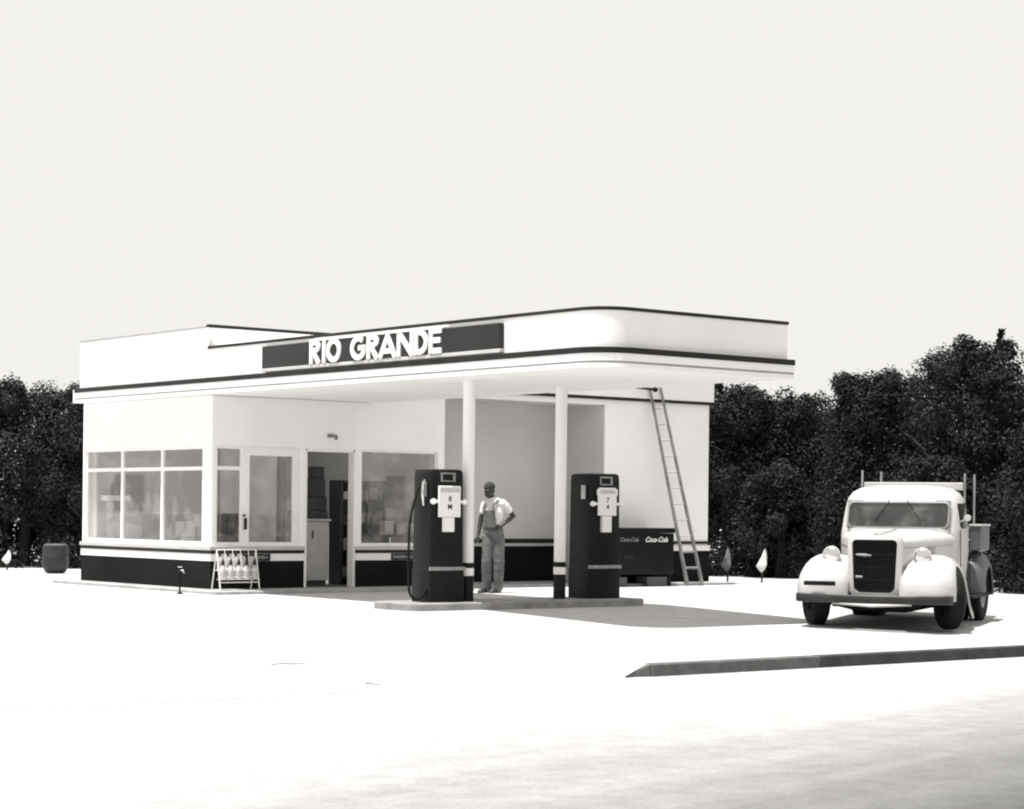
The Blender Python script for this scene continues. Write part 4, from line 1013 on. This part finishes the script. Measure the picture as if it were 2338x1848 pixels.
for s_ in (-1, 1): ellips(hm, HC + FS * s_ * 0.078 + Vector((0, 0, -0.012)), (0.010, 0.020, 0.032), 10, RM)
hobj = hm.build('hd', M['skin'])
pb = fuse([sk, *hands, hobj], 'body', 0.0065, M['skin'], PE, 2)
em = MB()
for s_ in (-1, 1): ellips(em, HC + FD * 0.087 + FS * s_ * 0.031 + Vector((0, 0, 0.003)), (0.014, 0.010, 0.007), 10, RM)
em.build('eye', M['paper'], PE, smooth=60)
# cap with a short peak
cm = MB(); rings = []
for i in range(9):
    a = PI / 2 * i / 8; rings.append([HC + Vector((0, 0, 0.042)) + RM @ Vector((0.086 * math.cos(a) * math.cos(2 * PI * k / 20), 0.106 * math.cos(a) * math.sin(2 * PI * k / 20), 0.092 * math.sin(a))) for k in range(20)])
rings[-1] = [HC + Vector((0, 0, 0.134))] * 20
cm.loft(rings)
pk = []
for i in range(6):
    f = i / 5; pk.append([HC + Vector((0, 0, 0.045 - 0.012 * f * f)) + RM @ Vector((x_ * (1 - 0.2 * f * f), -(0.095 + 0.055 * f) * math.sqrt(max(0.1, 1 - (x_ / 0.1) ** 2)), 0)) for x_ in (-0.08, -0.05, -0.02, 0.02, 0.05, 0.08)])
cm2 = MB().loft(pk, False, False, closed=False); n0 = len(cm.v); cm.v += cm2.v; cm.f += [tuple(i + n0 for i in f) for f in cm2.f]
cm.build('cap', M['cap'], PE, smooth=60)
# shirt: torso and short sleeves; overalls: legs, waist, bib, straps
slR = tuple(shR[i] + (elR[i] - shR[i]) * 0.55 for i in range(3)); slL = tuple(shL[i] + (elL[i] - shL[i]) * 0.5 for i in range(3))
s1 = skin_obj([[((0.035, 0, 1.02), (0.155, 0.115)), (waist, (0.158, 0.12)), (chest, (0.168, 0.126)), (upper, (0.128, 0.106)), (neck, 0.07)], [(upper, (0.128, 0.106)), (shR, 0.07), (slR, 0.058)], [(upper, (0.128, 0.106)), (shL, 0.07), (slL, 0.058)]], 's1')
fuse([s1], 'shirt', 0.008, M['cloth'], PE, 3)
an2 = lambda a: (a[0], a[1], 0.075)
o1 = skin_obj([[(pel, (0.172, 0.135)), ((0.032, 0, 1.08), (0.166, 0.13))], [(pel, (0.172, 0.135)), (hiR, 0.108), (knR, 0.088), (an2(anR), 0.078)], [(pel, (0.172, 0.135)), (hiL, 0.108), (knL, 0.088), (an2(anL), 0.078)]], 'o1')
bb = MB(); nrm = FD
# bib panel wrapped on the chest, facing the same way as the body
rings = []
for i in range(7):
    z_ = 1.04 + 0.29 * i / 6; ring = []
    for q in range(9):
        a = R(-52 + 104 * q / 8) * (1 - 0.25 * i / 6); rr_ = Vector((0.04, 0, z_)) + (FD * math.cos(a) * 0.142 + FS * math.sin(a) * 0.172)
        ring.append(rr_)
    rings.append(ring)
bb.loft(rings, False, False, closed=False)
for s_ in (-1, 1):
    bb.loft([[Vector((0.04, 0, z_)) + FD * d_ + FS * (s_ * x_ - 0.02), Vector((0.04, 0, z_)) + FD * d_ + FS * (s_ * x_ + 0.02)] for z_, d_, x_ in ((1.31, 0.142, 0.09), (1.38, 0.128, 0.095), (1.44, 0.10, 0.10), (1.492, 0.03, 0.11), (1.475, -0.05, 0.105), (1.40, -0.115, 0.09), (1.2, -0.138, 0.05), (1.08, -0.14, 0.02))], False, False, closed=False)
bo_ = bb.build('bb', M['denim']); md = bo_.modifiers.new('s', 'SOLIDIFY'); md.thickness = 0.022; md.offset = 0.0; bake(bo_)
fuse([o1, bo_], 'overalls', 0.008, M['denim'], PE, 2)
for a in (anR, anL):
    k = MB(); t_ = Vector(toe(a)); h_ = Vector((a[0] + 0.03, a[1] + 0.05, 0)); d_ = (Vector((t_.x, t_.y, 0)) - h_).normalized(); s_ = Vector((-d_.y, d_.x, 0)); rg = []
    for f, w_, hh in ((0, 0.028, 0.06), (0.03, 0.038, 0.095), (0.09, 0.040, 0.10), (0.15, 0.044, 0.075), (0.21, 0.048, 0.06), (0.26, 0.042, 0.05), (0.285, 0.022, 0.03)):
        c_ = h_ + d_ * f; rg.append([c_ + s_ * (w_ * math.cos(2 * PI * q / 12)) + Vector((0, 0, max(0.001, hh / 2 + hh / 2 * math.sin(2 * PI * q / 12)))) for q in range(12)])
    k.loft(rg); k.build('shoe', M['shoe'], PE, smooth=60)

# ------------------------------------------------------------------ trees
def tree(X, Y, rad, h, seed, label, m='leaf', zlow=0.05, nleaf=44000, gz_=None, squash=1.0):
    rnd = random.Random(seed)
    z0 = gh(*uv(X, Y)) if gz_ is None else gz_
    o = thing('tree', label, 'tree', (X, Y, z0), 0, 'dark trees round the lot')
    k = MB(); k.tube([(0, 0, -0.05), (0.04, 0, h * 0.25), (0.0, 0.05, h * 0.45), (0.05, 0, h * 0.7)], [0.16, 0.12, 0.09, 0.03], 9)
    for q in range(7):
        a = rnd.uniform(0, 2 * PI); zb = h * rnd.uniform(0.18, 0.5); L = rad * rnd.uniform(0.5, 0.8)
        k.tube([(0, 0, zb), (L * 0.5 * math.cos(a), L * 0.5 * math.sin(a), zb + 0.25 * L), (L * math.cos(a), L * math.sin(a), zb + 0.7 * L)], [0.06, 0.04, 0.015], 6)
    k.build('trunk', M['bark'], o, smooth=50)
    # crown: many leaf sprays around lumps that fill a rounded column down to the ground
    lumps = []
    nl = int(34 + 12 * h)
    for q in range(nl):
        t = rnd.random(); z = zlow + (h - zlow) * t ** 1.05
        env = rad * (0.80 + 0.2 * math.sin(PI * min(1, 0.15 + t * 0.8))) * (math.sqrt(max(0.03, 1 - max(0, (t - 0.45) / 0.57) ** 2.2)))
        a = rnd.uniform(0, 2 * PI); rr_ = env * math.sqrt(rnd.uniform(0.15, 1)); s_ = rnd.uniform(0.3, 0.58) * (0.75 + rad * 0.16)
        lumps.append((rr_ * math.cos(a) * 0.86, rr_ * math.sin(a) * 0.86, min(z, h - s_ * 0.8), s_))
    for q in range(7):           # ragged top: small sprays breaking the outline
        a = rnd.uniform(0, 2 * PI); rr_ = rad * rnd.uniform(0.1, 0.85)
        lumps.append((rr_ * math.cos(a), rr_ * math.sin(a), h * (1.0 - 0.22 * (rr_ / rad) ** 2) + rnd.uniform(-0.25, 0.1), rnd.uniform(0.13, 0.3)))
    nl = len(lumps)
    vs, fs = [], []
    for q in range(nleaf):
        lx, ly, lz, s_ = lumps[rnd.randrange(nl)]
        d = Vector((rnd.gauss(0, 1), rnd.gauss(0, 1), rnd.gauss(0, 0.9))).normalized()
        r_ = s_ * (rnd.random() ** 0.35) * (1.0 + (0.25 if rnd.random() < 0.06 else 0))
        p = Vector((lx, ly, lz)) + d * r_
        if p.z < 0.01: p.z = rnd.uniform(0.01, 0.15)
        n_ = (d + Vector((rnd.gauss(0, 0.5), rnd.gauss(0, 0.5), rnd.gauss(0, 0.5) + 0.3))).normalized()
        x_ = n_.cross(Vector((rnd.gauss(0, 1), rnd.gauss(0, 1), rnd.gauss(0, 1)))).normalized(); y_ = n_.cross(x_)
        a_ = rnd.uniform(0.022, 0.05); b_ = a_ * rnd.uniform(0.45, 0.75); i0 = len(vs)
        vs += [p - x_ * a_, p + y_ * b_ + n_ * 0.01, p + x_ * a_, p - y_ * b_ + n_ * 0.01]; fs.append((i0, i0 + 1, i0 + 2, i0 + 3))
    me = bpy.data.meshes.new('crown'); me.from_pydata([tuple(v) for v in vs], [], fs); me.materials.append(M[m])
    c = bpy.data.objects.new('crown', me); COL.objects.link(c); c.parent = o
    # inner mass so the crown is dense
    return o
L_ = 'dark dense tree'
tree(-12.6, 45.6, 1.9, 3.75, 11, 'dark dense tree at the picture edge beyond the office, leftmost of all', 'leaf2')
tree(-10.6, 45.9, 1.7, 3.95, 12, 'dark dense tree behind the pale flag stake beyond the office', 'leaf2')
tree(-8.7, 45.4, 1.6, 3.95, 13, 'dark dense tree behind the drum, touching the office corner', 'leaf2')
tree(-11.6, 48.5, 2.0, 3.7, 14, 'dark tree in the second row, filling the gap behind the pale flag stake', 'leaf2', nleaf=25500)
tree(-9.4, 48.9, 2.0, 3.8, 15, 'dark tree in the second row behind the drum', 'leaf2', nleaf=25500)
tree(4.6, 45.6, 1.55, 4.05, 21, 'dark dense tree emerging from behind the white wing wall', 'leaf')
tree(6.0, 45.2, 1.0, 3.75, 22, 'narrow low dark tree at the dip in the skyline left of the truck', 'leaf', nleaf=22950)
tree(7.3, 42.6, 1.3, 4.15, 23, 'dark dense tree behind the truck cab, first rise after the dip', 'leaf')
tree(8.75, 40.6, 1.75, 4.6, 24, 'tallest dark tree, behind the right of the truck', 'leaf', nleaf=40800)
tree(10.9, 38.6, 1.6, 3.95, 25, 'dark dense tree cut by the picture edge beyond the truck bed', 'leaf')
tree(9.25, 36.7, 1.0, 2.9, 26, 'lower dark tree standing right behind the truck bed', 'leaf', nleaf=28050)
tree(7.7, 39.0, 0.95, 2.4, 27, 'low dark leafy tree just behind the truck cab roof', 'leaf', nleaf=22950)
tree(5.6, 43.9, 0.9, 2.3, 28, 'low dark bushy tree behind the pale flag by the wing wall', 'leaf', nleaf=25500)
tree(6.6, 48.5, 2.0, 3.9, 29, 'dark tree in the second row behind the skyline dip', 'leaf', nleaf=25500)
tree(9.6, 45.0, 2.2, 4.4, 30, 'dark tree in the second row behind the tallest tree', 'leaf', nleaf=25500)
tree(4.2, 49.0, 2.0, 3.9, 31, 'dark tree in the second row behind the white wing wall corner', 'leaf')
tree(12.6, 41.5, 2.2, 4.0, 32, 'dark tree at the far right, half outside the picture', 'leaf')
tree(8.4, 46.8, 1.8, 3.9, 33, 'dark tree in the second row behind the truck cab', 'leaf')
tree(11.4, 36.6, 1.1, 2.4, 34, 'low dark tree at the right picture edge behind the truck bed', 'leaf')
tree(-13.4, 48.4, 1.8, 3.6, 35, 'dark tree in the second row at the left picture edge', 'leaf2')
tree(7.1, 50.5, 1.8, 3.4, 36, 'dark tree far behind the truck cab, in the last row', 'leaf')
tree(11.3, 45.0, 2.0, 3.6, 37, 'dark tree in the last row behind the right picture edge', 'leaf')
# lone sprig standing above the crown line
sp = thing('sapling', 'thin pale sapling rising above the tallest tree', 'sapling', (9.35, 41.3, 0))
k = MB(); k.tube([(0, 0, 0), (0.02, 0, 2.5), (0.06, 0, 4.5), (0.13, 0, 4.92)], [0.06, 0.04, 0.018, 0.006], 7); k.build('stem', M['bark'], sp, smooth=50)
vs, fs = [], []; rnd = random.Random(77)
for q in range(120):
    t = rnd.random(); p = Vector((0.05 + 0.12 * t + rnd.gauss(0, 0.025), rnd.gauss(0, 0.04), 4.5 + 0.46 * t)); d = Vector((rnd.gauss(0, 1), rnd.gauss(0, 1), rnd.gauss(0, 1))).normalized(); e = d.cross(Vector((0.3, 0.5, 1))).normalized(); i0 = len(vs)
    vs += [tuple(p - d * 0.06), tuple(p + e * 0.03), tuple(p + d * 0.06), tuple(p - e * 0.03)]; fs.append((i0, i0 + 1, i0 + 2, i0 + 3))
me = bpy.data.meshes.new('crown'); me.from_pydata(vs, [], fs); me.materials.append(M['leaf2']); c = bpy.data.objects.new('crown', me); COL.objects.link(c); c.parent = sp
